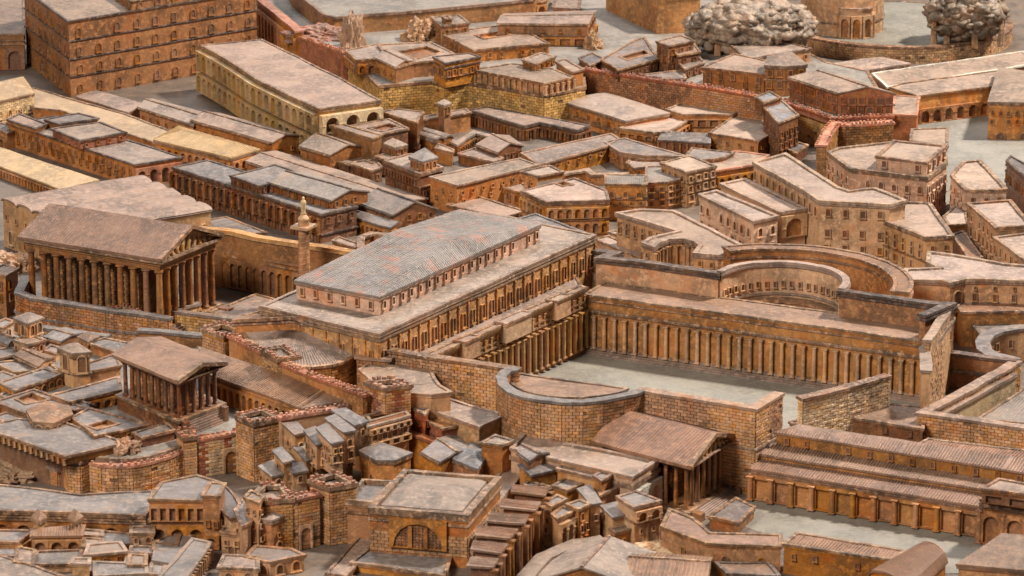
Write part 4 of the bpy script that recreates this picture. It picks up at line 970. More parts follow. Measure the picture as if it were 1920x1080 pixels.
wallrun('crenellated_wall', 'red stained battlement along the hill edge above the theatre', 'wall', [(-4.949, 17.822), (-4.332, 16.986), (-3.805, 16.129)], 0.0, 0.829, t=0.1, wall='redwash', cop='redchip', crown='redchip')
lump('rock', 'jagged upright rock crag beside the red stained battlement', 'rock', (-3.662, 17.058, 0.729), (0.3, 0.35, 0.85), 'rock', seed=1)
lump('rock', 'reddish rubble heap behind the red stained battlement', 'rock', (-4.473, 18.172, 0.729), (0.85, 0.6, 0.28), 'redchip', seed=2)
lump('rock', 'craggy brown rock left of the square hill tower', 'rock', (-2.124, 17.797, 0.729), (0.42, 0.5, 0.55), 'rock', seed=3)
block('hill_house', 'L shaped brown house at the hill corner above the theatre', 'house', [(-3.749, 15.326), (-3.459, 14.387), (-3.059, 14.51), (-2.254, 15.686), (-3.029, 15.976)], 0.729, 1.055, wall='orange', roof='dust', win=[('B', 0.03, 0.7, 0.25)])
block('gabled_house', 'gabled brown house at the brink of the gold brick retaining wall', 'house', [(-3.056, 14.436), (-2.572, 13.514), (-2.174, 14.068), (-2.656, 15.002)], 0.729, 1.084, wall='orange', roof='dust', kind='gable', rise=0.08, win=[('a', 0.3, 0.06, 0.08, 0.3, [0])])
block('court_house', 'brown courtyard house with an arcaded inner court on the hill', 'house', [(-2.57, 13.446), (-2.172, 14.0), (-1.741, 14.174), (-1.315, 14.808), (-1.838, 15.995), (-3.02, 15.74)], 0.729, 1.092, wall='brown', roof='dust', win=[], hole=[(-2.557, 15.032), (-2.16, 14.325), (-1.577, 14.961), (-1.93, 15.569)])
block('hill_tower_house', 'squat gold tower house with a row of windows above the retaining wall', 'house', [(-1.73, 13.666), (-1.463, 13.025), (-0.708, 13.683), (-0.955, 14.016)], 0.729, 1.29, wall='gold', roof='dust', trim='darktrim', win=[('r', 0.48, 0.07, 0.12, 0.17)], courses=(0.42, 0.78))
block('square_tower_house', 'square brown tower house with a chimney behind the hill roofs', 'house', [(-1.859, 18.059), (-1.628, 17.205), (-0.993, 17.488), (-1.234, 18.29)], 0.729, 1.211, wall='orange', roof='dust')
block('', '', '', [(-1.622, 17.556), (-1.523, 17.271), (-1.393, 17.366), (-1.5, 17.671)], 1.161, 1.351, wall='brown', roof='dust', sub=True, win=[])
block('court_house', 'broad hill house with a square roof opening left of the pale columned house', 'house', [(-1.553, 17.041), (-0.864, 15.525), (0.842, 16.212), (0.0, 18.208), (-0.987, 17.639)], 0.729, 1.018, wall='orange', roof='dust', hole=[(-0.838, 17.048), (-0.631, 16.697), (-0.041, 17.048), (-0.246, 17.439)])
block('columned_house', 'columned corner house standing on the gold brick bastion', 'house', [(-0.925, 13.7), (0.717, 12.36), (1.346, 12.949), (0.886, 13.752), (0.0, 14.22)], 0.729, 1.0, wall='gold', roof='dust', win=[('C', 0.02, 0.9, 0.16, 0.03, 0.03, 'tan')])
block('', '', '', [(0.237, 13.932), (0.511, 13.533), (0.959, 14.282), (0.636, 14.582)], 0.95, 1.16, wall='orange', roof='dust', sub=True, win=[('r', 0.4, 0.05, 0.07, 0.2)])
block('hill_house', 'plain brown wing behind the columned corner house', 'house', [(0.988, 14.058), (1.329, 13.076), (1.575, 13.315), (1.189, 14.321)], 0.729, 1.09, wall='orange', roof='dust', win=[])
block('long_hall', 'long tan hall with a small pedimented door at the top of the hill', 'hall', [(-0.327, 17.244), (1.738, 17.149), (1.943, 18.563), (-0.165, 18.215)], 0.729, 1.232, wall='orange', roof='dust', kind='gable', rise=0.05, win=[('r', 0.66, 0.06, 0.07, 0.4), ('P', 0.05, 0.35, 0.35, 'orange')], courses=(0.5,))
block('shrine', 'little gold shrine with an arched door at the top edge', 'shrine', [(0.362, 20.944), (0.553, 20.702), (0.809, 20.843), (0.619, 21.146)], 0.729, 0.998, wall='gold', roof='dust', win=[('B', 0.02, 0.8, 0.4)])
block('low_house', 'low reddish block roof at the top edge near the paved road', 'house', [(0.977, 20.585), (1.568, 20.386), (1.649, 21.39), (1.076, 21.797)], 0.729, 0.902, wall='redwash', roof='dust', win=[])
block('pedestal_block', 'massive plain gold pedestal block cut by the top edge', 'building', [(2.257, 21.051), (3.395, 18.417), (4.399, 18.614), (3.261, 21.249)], 0.729, 1.627, wall='gold', roof='dust', win=[])
wallrun('red_wall', 'long red crenellated brick wall stepping across the upper middle', 'wall', [(1.585, 14.26), (2.98, 13.315), (4.308, 12.441), (5.492, 11.535)], 0.0, 0.889, t=0.14, wall='redwash', cop='redstain', crown='redchip', brick='brickdark', singles=300)
lump('rock', 'rough dark stump of masonry near the hill houses', 'rock', (1.86, 16.966, 0.729), (0.22, 0.25, 0.42), 'rock', seed=5)
block('hill_house', 'small dusty roofed house left of the dark courtyard house behind the red wall', 'house', [(1.52, 15.09), (1.746, 14.387), (2.096, 14.913), (1.811, 15.625)], 0.729, 0.933, wall='brown', roof='slate')
block('court_house', 'dark courtyard house with a narrow opening behind the red wall', 'house', [(2.008, 14.572), (2.359, 13.582), (3.27, 14.625), (3.036, 16.789), (2.912, 16.734)], 0.729, 1.012, wall='dark', roof='slate', hole=[(2.435, 14.9), (2.584, 14.548), (3.082, 15.166), (2.995, 15.559)])
block('tall_house', 'tall brown house with a tan upper roof behind the red wall', 'house', [(3.245, 14.799), (3.486, 14.369), (4.072, 14.87), (3.808, 15.414)], 0.729, 1.38, wall='brown', roof='dust')
block('lean_to_house', 'sloping dusty roof below the tall brown house behind the red wall', 'house', [(3.528, 15.153), (3.704, 14.3), (4.2, 14.654), (4.09, 15.55)], 0.729, 1.176, wall='dark', roof='dust')
block('long_shed', 'long low dark shed close behind the red wall', 'shed', [(2.898, 13.789), (3.094, 13.193), (3.842, 13.482), (3.765, 14.254)], 0.729, 0.85, wall='dark', roof='slate', win=[])
block('lean_to_house', 'low dark roofs stepping down right of the tall brown house', 'house', [(3.732, 14.445), (3.846, 13.871), (4.29, 14.48), (4.197, 15.044)], 0.729, 0.972, wall='dark', roof='slate')
block('red_stained_house', 'ochre house with red stained windows behind the red wall', 'house', [(4.203, 13.143), (5.51, 12.496), (5.686, 13.712), (4.961, 14.465)], 0.729, 1.171, wall='orange', roof='dust', win=[('r', 0.6, 0.07, 0.1, 0.28), ('a', 0.25, 0.08, 0.12, 0.3)])
block('upper_house', 'tan house block with a broken corner below the plaster trees', 'house', [(4.948, 15.993), (5.239, 14.439), (5.739, 14.791), (6.749, 15.505), (5.707, 16.819)], 0.729, 1.055, wall='tan', roof='dust', win=[('r', 0.4, 0.06, 0.08, 0.3)])
block('domed_house', 'ochre house with a rounded hipped roof left of the red balcony house', 'house', [(5.515, 12.33), (5.933, 12.228), (6.41, 12.398), (6.163, 13.571), (5.625, 13.136)], 0.729, 1.385, wall='orange', roof='dust', kind='hip', rise=0.16, win=[('r', 0.68, 0.09, 0.12, 0.25), ('r', 0.3, 0.09, 0.12, 0.25)], courses=(0.55,))
block('red_balcony_house', 'gabled red house with two rows of windows on the high brick wall', 'house', [(6.036, 11.98), (6.978, 10.551), (8.13, 10.503), (7.251, 11.98)], 0.729, 1.198, wall='redwash', roof='dust', kind='gable', rise=0.14, win=[('r', 0.55, 0.1, 0.12, 0.19), ('r', 0.12, 0.1, 0.12, 0.19)], courses=(0.5, 0.03))
wallrun('crenellated_parapet', 'red notched parapet along the foot of the red balcony house', 'wall', [(5.835, 11.744), (6.801, 10.113), (8.107, 10.333)], 0.629, 0.779, t=0.1, wall='redwash', cop='redstain', crown='redchip')
block('red_tower', 'narrow dark red tower with a sunken roof beside the red balcony house', 'tower', [(8.134, 10.604), (8.631, 10.446), (8.862, 12.136), (8.355, 12.301)], 0.0, 0.744, wall='redwash', roof='dust', trim='redchip', win=[])
wallrun('court_wall', 'thick brick yard wall with red battlements below the red balcony house', 'wall', [(8.033, 9.584), (7.04, 9.382), (6.803, 9.46), (6.592, 8.693), (6.366, 7.569)], 0.0, 0.833, t=0.2, wall='mortar', cop='redchip', brick='brickdark', crown='redchip')
terrace('round_terrace', [(12.015, 21.283), (11.992, 21.642), (11.922, 21.995), (11.806, 22.335), (11.647, 22.658), (11.447, 22.957), (11.21, 23.228), (10.939, 23.465), (10.64, 23.665), (10.318, 23.824), (9.977, 23.939), (9.624, 24.01), (9.265, 24.033), (8.906, 24.01), (8.554, 23.939), (8.213, 23.824), (7.89, 23.665), (7.591, 23.465), (7.321, 23.228), (7.084, 22.957), (6.884, 22.658), (6.725, 22.335), (6.609, 21.995), (6.539, 21.642), (6.515, 21.283), (6.539, 20.924), (6.609, 20.571), (6.725, 20.231), (6.884, 19.908), (7.084, 19.609), (7.321, 19.339), (7.591, 19.101), (7.89, 18.902), (8.213, 18.742), (8.554, 18.627), (8.906, 18.557), (9.265, 18.533), (9.624, 18.557), (9.977, 18.627), (10.318, 18.742), (10.64, 18.902), (10.939, 19.101), (11.21, 19.339), (11.447, 19.609), (11.647, 19.908), (11.806, 20.231), (11.922, 20.571), (11.992, 20.924)], 0.0, 0.297, 'mortar', 'paving', brick='brickolive', singles=200)
wallrun('round_parapet', 'low rim wall circling the round terrace at the upper right', 'wall', [(6.576, 21.048), (6.624, 20.722), (6.712, 20.404), (6.839, 20.099), (7.001, 19.813), (7.197, 19.548), (7.424, 19.308), (7.678, 19.099), (7.956, 18.922), (8.254, 18.78), (8.566, 18.675), (8.89, 18.609), (9.218, 18.583), (9.548, 18.598), (9.873, 18.652), (10.189, 18.746), (10.491, 18.877), (10.775, 19.045), (11.037, 19.245), (11.272, 19.476), (11.477, 19.734), (11.649, 20.016), (11.786, 20.315), (11.885, 20.63), (11.945, 20.954), (11.965, 21.283), (11.945, 21.612), (11.885, 21.936), (11.786, 22.251), (11.649, 22.551)], -0.003, 0.397, t=0.14, wall='mortar', cop='trim', brick='brickolive')
block('round_drum', 'round plaster drum building on the circular terrace at the top edge', 'rotunda', [(8.929, 21.012), (8.907, 21.22), (8.843, 21.419), (8.738, 21.6), (8.598, 21.756), (8.429, 21.878), (8.238, 21.963), (8.034, 22.007), (7.825, 22.007), (7.62, 21.963), (7.429, 21.878), (7.26, 21.756), (7.12, 21.6), (7.016, 21.419), (6.951, 21.22), (6.929, 21.012), (6.951, 20.805), (7.016, 20.606), (7.12, 20.425), (7.26, 20.269), (7.429, 20.146), (7.62, 20.061), (7.825, 20.018), (8.034, 20.018), (8.238, 20.061), (8.429, 20.146), (8.598, 20.269), (8.738, 20.425), (8.843, 20.606), (8.907, 20.805)], 0.297, 2.597, wall='tan', roof='dust', win=[], courses=(0.14,))
block('', '', '', [(7.738, 20.392), (7.798, 19.932), (8.038, 19.832), (8.298, 19.832), (8.538, 19.932), (8.598, 20.392)], 0.297, 1.017, wall='tan', roof='dust', sub=True, win=[('B', 0.02, 0.8, 0.27, 'tan')])
tree_clump('lumpy plaster tree clump on short trunks above the upper middle houses', (5.426, 16.635, 1.329), (1.65, 0.95, 0.72), 0.729, 3)
tree_clump('lumpy plaster tree clump overhanging the right side of the circular terrace', (10.721, 19.428, 1.017), (1.05, 0.8, 0.72), 0.297, 9)
block('long_vaulted_hall', 'long pale grey roofed hall below the circular terrace', 'hall', [(8.216, 15.968), (8.422, 14.649), (11.894, 16.858), (11.946, 18.208)], 0.0, 0.369, wall='brown', roof='dust', win=[], trim='white')
block('arched_hall', 'gold hall with five blind arches facing the grey street', 'hall', [(8.374, 13.475), (8.901, 12.673), (10.56, 13.509), (11.356, 15.282), (8.686, 13.847)], 0.0, 0.642, wall='gold', roof='dust', win=[('B', 0.02, 0.55, 0.3, 'gold')], trim='trim')
block('yellow_house', 'bright yellow gabled house with paired windows at the right edge', 'house', [(10.272, 11.279), (11.329, 11.215), (11.925, 13.91), (10.887, 14.463)], 0.0, 0.821, wall='yellow', roof='dust', kind='hip', rise=0.14, inset=0.4, win=[('a', 0.68, 0.06, 0.09, 0.17), ('a', 0.45, 0.06, 0.09, 0.17), ('a', 0.03, 0.2, 0.14, 0.6)])
block('small_gabled_house', 'small tan gabled house under the circular terrace wall', 'house', [(7.277, 17.346), (7.701, 16.54), (9.199, 17.454), (8.616, 18.037)], 0.0, 0.23, wall='gold', roof='dust', kind='hip', rise=0.1, win=[])
block('columned_wing', 'dark columned wing with a long pale roof below the gold bastion', 'palace', [(-0.904, 12.636), (0.285, 11.204), (0.606, 11.537), (1.41, 10.86), (1.661, 11.232), (-0.548, 12.951)], 0.0, 0.327, wall='dark', roof='dust', trim='darktrim', win=[('C', 0.05, 0.78, 0.11, 0.024, 0.04, 'brown'), ('P', 0.04, 0.8, 0.22, 'dark')], courses=(0.88,))
block('high_wall_house', 'orange brown house with a tall blank wall beside the columned wing', 'house', [(-2.038, 11.599), (-1.922, 11.404), (-0.908, 12.063), (-1.02, 12.39)], 0.0, 0.416, wall='orange', roof='dust', win=[('a', 0.5, 0.06, 0.1, 0.5, [0])])
block('turret', 'small roof turret on the tall blank walled house', 'turret', [(-1.598, 11.597), (-1.468, 11.427), (-1.326, 11.597), (-1.465, 11.881)], 0.5, 0.714, wall='brown', roof='dust', kind='hip', rise=0.05, win=[('a', 0.2, 0.08, 0.16, 0.25)], base=0.0)
block('niched_house', 'dark house with a row of niches under the white theatre end', 'house', [(-2.798, 10.759), (-2.008, 9.754), (-1.981, 10.274), (-1.897, 10.689), (-2.404, 10.94)], 0.0, 0.765, wall='dark', roof='dust', win=[('a', 0.3, 0.07, 0.12, 0.14)])
block('court_house', 'dusty courtyard house beside the white theatre end', 'house', [(-3.413, 9.645), (-2.738, 8.934), (-2.191, 9.429), (-2.616, 10.245)], 0.0, 0.724, wall='dark', roof='dust', win=[], hole=[(-3.02, 9.488), (-2.747, 9.179), (-2.366, 9.569), (-2.605, 9.867)])
block('long_roofed_house', 'narrow long roof sloping past the dusty courtyard house', 'house', [(-3.824, 9.504), (-2.914, 8.37), (-2.723, 8.661), (-3.617, 9.666)], 0.0, 0.77, wall='brown', roof='dust', win=[])
block('double_gabled_house', 'grey double gabled house right of the theatre foot', 'house', [(-4.432, 8.819), (-3.774, 8.117), (-3.045, 8.767), (-3.827, 9.99)], 0.0, 0.468, wall='brown', roof='dust', kind='gable', rise=0.14, win=[('a', 0.3, 0.06, 0.1, 0.2)])
block('shed', 'small grey shed in front of the double gabled house', 'shed', [(-4.117, 8.937), (-3.727, 8.421), (-3.61, 8.719), (-3.928, 9.108)], 0.0, 0.134, wall='brown', roof='dust', kind='shed', rise=0.05, hi=2, win=[])
block('lean_to_house', 'brown house with one broad grey slope right of the grey shed', 'house', [(-3.655, 8.298), (-3.397, 8.015), (-2.67, 8.894), (-3.15, 9.512)], 0.0, 0.301, wall='dark', roof='dust')
block('court_house', 'dark house with a small square court above the long hall roof', 'house', [(-3.41, 8.112), (-2.88, 7.477), (-2.697, 7.755), (-2.839, 8.408)], 0.0, 0.315, wall='dark', roof='dust', hole=[(-3.08, 8.35), (-2.893, 8.093), (-2.819, 8.285), (-2.988, 8.504)])
block('pavilion_house', 'dark house crowned by a little pyramid roofed pavilion', 'house', [(-2.85, 8.298), (-2.642, 8.079), (-2.124, 8.401), (-2.411, 8.792)], 0.0, 0.401, wall='dark', roof='dust')
block('', '', '', [(-2.651, 8.689), (-2.43, 8.362), (-2.202, 8.584), (-2.448, 8.979)], 0.381, 0.555, wall='brown', roof='dust', kind='hip', rise=0.1, sub=True, win=[('r', 0.3, 0.06, 0.1, 0.14)])
block('dark_tower_house', 'tall dark red house with balconies and a rough golden turret', 'house', [(-2.59, 6.842), (-1.85, 5.782), (-1.414, 6.277), (-2.079, 7.376)], 0.0, 0.699, wall='dark', roof='dust', trim='trim', win=[('P', 0.62, 0.26, 0.11, 'dark', [0]), ('r', 0.35, 0.06, 0.09, 0.22), ('r', 0.1, 0.08, 0.12, 0.25)], courses=(0.58, 0.92))
block('', '', '', [(-2.068, 6.357), (-1.816, 5.982), (-1.527, 6.294), (-1.782, 6.991)], 0.679, 0.88, wall='gold', roof='greytile', kind='hip', rise=0.1, sub=True, win=[('a', 0.2, 0.09, 0.14, 0.18)])
block('wavy_roofed_house', 'brown house with a wavy vaulted roof behind the dark tower house', 'house', [(-2.229, 10.52), (-1.6, 9.82), (-1.276, 10.196), (-1.871, 10.874)], 0.0, 0.307, wall='orange', roof='dust', kind='barrel', n=2, rise=0.09, win=[('r', 0.3, 0.08, 0.12, 0.17)])
block('small_house', 'blank orange brown annex in front of the wavy vaulted roof', 'house', [(-1.608, 9.366), (-1.258, 9.011), (-1.239, 9.234), (-1.55, 9.764)], 0.0, 0.304, wall='orange', roof='dust', win=[])
wallrun('arcade_wall', 'sunken arcade round the small court left of the columned wing', 'wall', [(-1.362, 10.354), (-1.174, 10.018), (-0.803, 10.993), (-0.366, 10.53)], 0.0, 0.256, t=0.1, wall='brown', cop='dust', win=[('B', 0.05, 0.8, 0.13, 'brown')])
block('cross_gabled_house', 'dark house with a crossing pale gabled roof near the columned wing', 'house', [(-0.741, 9.632), (-0.294, 8.972), (0.214, 9.539), (-0.066, 10.342)], 0.0, 0.304, wall='dark', roof='dust', kind='gable', rise=0.12, win=[('r', 0.3, 0.08, 0.12, 0.2)])
block('low_house', 'low dark terrace house in front of the cross gabled house', 'house', [(-1.131, 9.251), (-0.384, 8.574), (-0.189, 8.885), (-0.726, 9.752)], 0.0, 0.222, wall='dark', roof='dust', win=[])
block('gold_hall', 'gold gable ended hall with scattered tiny windows in the middle', 'hall', [(0.514, 6.731), (0.16, 7.262), (-1.647, 5.8), (-1.105, 5.131)], 0.0, 0.629, wall='gold', roof='dust', win=[('r', 0.7, 0.045, 0.06, 0.3), ('r', 0.4, 0.045, 0.06, 0.35)], trim='rooftrim')
block('long_hall', 'long gold hall with a chipped white roof edge in the upper middle', 'hall', [(0.207, 8.728), (0.558, 7.775), (1.978, 9.279), (2.267, 9.918), (2.114, 10.377)], 0.0, 0.366, wall='gold', roof='dust', win=[('r', 0.62, 0.05, 0.06, 0.35)], trim='rooftrim')
block('pilastered_palace', 'ochre palace with two tiers of pilastered niches in the centre', 'palace', [(0.204, 4.148), (0.673, 3.328), (1.892, 3.467), (1.848, 4.172), (1.248, 5.131)], 0.0, 0.774, wall='yellow', roof='warmdust', trim='trim', win=[('B', 0.58, 0.3, 0.17, 'yellow', [0, 1]), ('N', 0.56, 0.34, 0.17, 0.035, 'gold', [0, 1]), ('B', 0.16, 0.32, 0.17, 'gold', [0, 1])], courses=(0.5, 0.55, 0.92), hole=[(0.877, 4.732), (1.023, 4.516), (1.195, 4.66), (1.028, 4.9)])
block('', '', '', [(0.191, 5.346), (0.507, 4.981), (1.021, 5.346), (0.757, 5.839)], 0.724, 0.852, wall='yellow', roof='warmdust', sub=True, win=[])
block('arched_wing', 'low brown wing with curved gables left of the pilastered palace', 'house', [(-0.63, 6.552), (0.193, 5.697), (0.289, 6.208), (-0.027, 7.073)], 0.0, 0.325, wall='orange', roof='warmdust', win=[('a', 0.35, 0.09, 0.14, 0.25)])
block('ribbed_wing', 'gold wing with a grey ribbed roof and arched windows right of the pilastered palace', 'house', [(1.863, 4.802), (2.673, 4.754), (2.686, 5.506), (1.88, 5.53)], 0.0, 0.739, wall='yellow', roof='greytile', ribs=0.04, sink=0.01, rimw=0.02, win=[('a', 0.68, 0.08, 0.11, 0.24), ('a', 0.45, 0.05, 0.07, 0.2)], courses=(0.58, 0.64, 0.4))
block('corner_house', 'gold corner house with three rows of square windows and ribbed roof', 'house', [(2.699, 5.483), (3.118, 5.556), (3.517, 5.899), (3.309, 6.78), (2.753, 6.792)], 0.0, 0.583, wall='yellow', roof='greytile', win=[('r', 0.72, 0.085, 0.085, 0.17), ('r', 0.46, 0.085, 0.085, 0.17), ('r', 0.2, 0.085, 0.085, 0.17)], courses=(0.66, 0.4))
block('flat_house', 'tan flat roofed house with paired windows above the gold corner house', 'house', [(3.034, 6.467), (3.519, 5.697), (4.127, 6.192), (3.635, 7.023)], 0.0, 0.747, wall='tan', roof='warmdust', win=[('r', 0.76, 0.08, 0.1, 0.2), ('r', 0.48, 0.08, 0.1, 0.2), ('r', 0.2, 0.09, 0.11, 0.22)], courses=(0.7, 0.42))
block('flat_house', 'low tan house tucked behind the ribbed gold wing', 'house', [(2.405, 8.373), (2.527, 7.925), (3.124, 8.091), (3.105, 8.891), (2.618, 8.956)], 0.0, 0.25, wall='gold', roof='warmdust', win=[('r', 0.4, 0.07, 0.09, 0.2)])
block('curved_house', 'curved gold house with a dark grey roof in the centre', 'house', [(1.98, 9.635), (2.286, 8.79), (2.766, 8.53), (3.614, 8.465), (3.111, 9.079), (2.384, 9.942)], 0.0, 0.37, wall='orange', roof='slate', trim='rooftrim', win=[('r', 0.5, 0.07, 0.1, 0.2), ('r', 0.15, 0.07, 0.1, 0.25)], courses=(0.8,))
wallrun('garden_wall', 'orange plaster garden wall behind the pilastered palace', 'wall', [(1.065, 7.575), (1.553, 7.904), (1.68, 7.525), (2.382, 7.575)], 0.0, 0.232, t=0.1, wall='orange', cop='rooftrim')
block('arcaded_wing', 'brown wing with a notched eave and four arches right of the flat tan house', 'house', [(3.912, 8.058), (4.195, 7.114), (5.011, 7.619), (5.343, 8.382), (4.648, 8.679)], 0.0, 0.415, wall='orange', roof='warmdust', trim='redchip', win=[('B', 0.1, 0.62, 0.19, 'orange', [1]), ('a', 0.3, 0.08, 0.12, 0.2, [0])])
block('ribbed_house', 'small grey ribbed roof above the brown arcaded wing', 'house', [(3.619, 8.121), (3.893, 7.681), (4.382, 7.9), (4.607, 8.298), (3.775, 8.715)], 0.35, 0.483, wall='orange', roof='greytile', win=[], base=0.0)
block('niched_house', 'gold house with blank square niches in the upper middle', 'house', [(2.333, 11.021), (3.045, 10.599), (3.36, 10.677), (3.861, 11.814), (3.296, 12.184)], 0.0, 0.334, wall='gold', roof='warmdust', win=[('P', 0.5, 0.34, 0.2, 'gold')])
block('ribbed_portico', 'small dark portico with a ribbed slate roof in the upper middle', 'portico', [(3.129, 10.266), (4.194, 9.96), (4.229, 10.523), (3.242, 10.756)], 0.0, 0.234, wall='dark', roof='slate', kind='shed', rise=0.06, hi=2, ribs=0.04, win=[('C', 0.03, 0.9, 0.17, 0.028, 0.02, 'brown')])
block('flat_house', 'gold flat roofed house below the dark blue stained house', 'house', [(4.212, 10.366), (5.212, 9.659), (5.873, 11.054), (5.05, 12.367)], 0.0, 0.389, wall='gold', roof='warmdust', win=[('r', 0.55, 0.05, 0.06, 0.3)])
block('stained_house', 'dark blue stained house with stepped roofs against the high brick wall', 'house', [(5.398, 10.653), (5.606, 9.241), (6.068, 9.941), (5.816, 11.216)], 0.0, 0.888, wall='dark', roof='bluestain', win=[('r', 0.65, 0.07, 0.1, 0.2), ('r', 0.35, 0.07, 0.1, 0.2)])
block('', '', '', [(5.231, 11.076), (5.391, 10.592), (5.763, 11.027), (5.572, 11.614)], 0.688, 1.0, wall='dark', roof='bluestain', sub=True, win=[('r', 0.3, 0.07, 0.1, 0.2)])
block('small_house', 'low dark lean to below the blue stained house', 'house', [(5.801, 9.693), (5.994, 9.241), (6.277, 9.921), (6.027, 10.227)], 0.0, 0.232, wall='dark', roof='slate', win=[])
block('hipped_hall', 'gold hall with a broad hipped roof below the red wall', 'hall', [(1.114, 12.949), (2.451, 11.155), (3.406, 11.857), (2.052, 13.749)], 0.0, 0.434, wall='gold', roof='warmdust', kind='hip', rise=0.12, inset=0.3, win=[('r', 0.6, 0.05, 0.05, 0.4)], courses=(0.45, 0.3))
block('flat_house', 'gold flat house with blank panels right of the broad hipped hall', 'house', [(3.373, 12.218), (3.72, 11.733), (4.781, 11.733), (5.19, 12.381), (4.616, 12.989), (3.745, 12.741)], 0.0, 0.457, wall='gold', roof='warmdust', win=[('P', 0.45, 0.4, 0.25, 'gold')])
block('flat_house', 'plain flat brown roof close behind the basilica ridge', 'house', [(-1.286, 5.0), (-0.149, 4.03), (0.289, 4.529), (-0.654, 5.62)], 0.0, 0.255, wall='brown', roof='warmdust', win=[])
block('small_house', 'small pink flat house between the basilica end and the pilastered palace', 'house', [(0.463, 3.752), (0.953, 3.25), (1.462, 3.775), (1.356, 4.029), (0.772, 4.04)], 0.0, 0.316, wall='pink', roof='warmdust', trim='rooftrim', win=[('r', 0.5, 0.05, 0.07, 0.35)])
block('ruin', 'dark broken roof corner at the far end of the basilica', 'ruin', [(0.033, -0.197), (0.885, -1.476), (1.526, -1.423), (1.32, -1.002), (0.441, 0.239)], 1.2, 1.377, wall='orange', roof='slate', trim='slate', win=[], base=0.0)
block('crescent_house', 'tan house with a columned half round recess above the forum wall', 'house', [(1.999, 1.521), (3.113, 0.227), (2.58, -0.264), (2.42, -0.592), (2.617, -0.881), (2.706, -0.616), (2.914, -0.338), (3.207, -0.289), (3.396, -0.495), (3.468, -0.785), (3.341, -1.263), (3.777, -1.405), (4.393, -1.025), (3.088, 1.65), (2.446, 1.727)], 0.0, 1.055, wall='tan', roof='warmdust', trim='rooftrim', rimw=0.05, sink=0.03, rimh=0.05, win=[('C', 0.3, 0.62, 0.12, 0.028, 0.03, 'tan', [4, 5, 6, 7, 8]), ('r', 0.8, 0.06, 0.08, 0.22, [0, 3, 9, 10, 11]), ('r', 0.66, 0.07, 0.12, 0.22, [0])], courses=(0.93,))
block('ledge', 'pink stepped ledge below the crescent house windows', 'ledge', [(1.873, 2.415), (2.497, 1.558), (2.592, 1.833), (1.979, 2.529)], 0.0, 0.424, wall='pink', roof='warmdust', win=[('r', 0.6, 0.05, 0.05, 0.25)])
block('ledge', 'low dusty ledge in front of the crescent house', 'ledge', [(1.604, 1.889), (2.414, 0.568), (2.499, 1.081), (1.849, 2.141)], 0.0, 0.419, wall='tan', roof='warmdust', win=[])
block('row_tenement', 'pale tenement with one row of windows and a flat roof above the crescent', 'house', [(3.619, 2.495), (4.547, 0.568), (5.024, 0.945), (3.967, 2.786)], 0.0, 1.15, wall='pink', roof='warmdust', trim='rooftrim', rimw=0.05, sink=0.03, rimh=0.05, win=[('a', 0.74, 0.09, 0.15, 0.27), ('r', 0.5, 0.09, 0.1, 0.3), ('r', 0.25, 0.09, 0.12, 0.3)])
block('row_tenement', 'parallel flat roofed tenement ending in a big round niche', 'house', [(4.071, 3.262), (5.089, 1.168), (5.587, 1.424), (4.56, 3.627)], 0.0, 1.158, wall='tan', roof='warmdust', trim='rooftrim', rimw=0.05, sink=0.03, rimh=0.05, win=[('B', 0.58, 0.38, 0.6, 'tan', [1]), ('r', 0.8, 0.05, 0.06, 0.25, [0])])
block('market_block', 'big tan market building with a bent flat roof and many windows', 'market', [(4.735, 3.726), (5.558, 1.669), (5.8, 0.867), (7.099, 0.599), (7.419, 0.892), (6.925, 1.8), (6.431, 1.578), (6.223, 1.84), (5.412, 4.45)], 0.0, 1.467, wall='tan', roof='warmdust', trim='rooftrim', rimw=0.05, sink=0.03, rimh=0.05, win=[('a', 0.8, 0.09, 0.17, 0.28, [0, 1]), ('r', 0.83, 0.08, 0.12, 0.3, [2]), ('r', 0.55, 0.08, 0.12, 0.3, [2]), ('r', 0.34, 0.08, 0.12, 0.3, [2])], courses=(0.95,))
block('flat_house', 'tan flat roofed house with a bracketed ledge right of the big market building', 'house', [(7.01, 0.621), (7.664, -0.49), (8.191, -0.404), (7.994, 1.922), (7.531, 1.987)], 0.0, 1.135, wall='tan', roof='warmdust', trim='trim', rimw=0.05, sink=0.03, rimh=0.05, win=[('r', 0.8, 0.06, 0.08, 0.26), ('r', 0.66, 0.07, 0.12, 0.26), ('r', 0.42, 0.07, 0.13, 0.26)], courses=(0.58, 0.95))
block('stacked_house', 'large two level tan house with a raised square upper storey', 'house', [(6.425, 6.433), (6.751, 5.095), (8.205, 4.402), (8.735, 5.574), (8.823, 6.899), (7.84, 7.251), (6.668, 6.752)], 0.0, 0.986, wall='pink', roof='warmdust', trim='trim', rimw=0.05, sink=0.03, rimh=0.05, win=[('a', 0.68, 0.08, 0.13, 0.27), ('r', 0.45, 0.08, 0.13, 0.27), ('a', 0.2, 0.09, 0.16, 0.3)], courses=(0.93,))
block('', '', '', [(7.269, 5.09), (8.21, 4.598), (8.755, 5.963), (7.745, 6.341)], 0.956, 1.24, wall='pink', roof='warmdust', trim='trim', rimw=0.05, sink=0.03, rimh=0.05, sub=True, win=[('r', 0.35, 0.08, 0.11, 0.33)])
block('small_house', 'small white plastered house in front of the stacked house', 'house', [(7.541, 5.121), (8.3, 5.039), (8.342, 5.981), (7.661, 6.192)], 0.0, 0.516, wall='pink', roof='warmdust', win=[('a', 0.68, 0.05, 0.08, 0.16)])
block('flat_house', 'plain flat roofed house behind the raised upper storey', 'house', [(8.184, 7.233), (8.879, 6.763), (9.039, 8.281), (8.302, 8.22)], 0.0, 1.013, wall='tan', roof='warmdust', win=[])
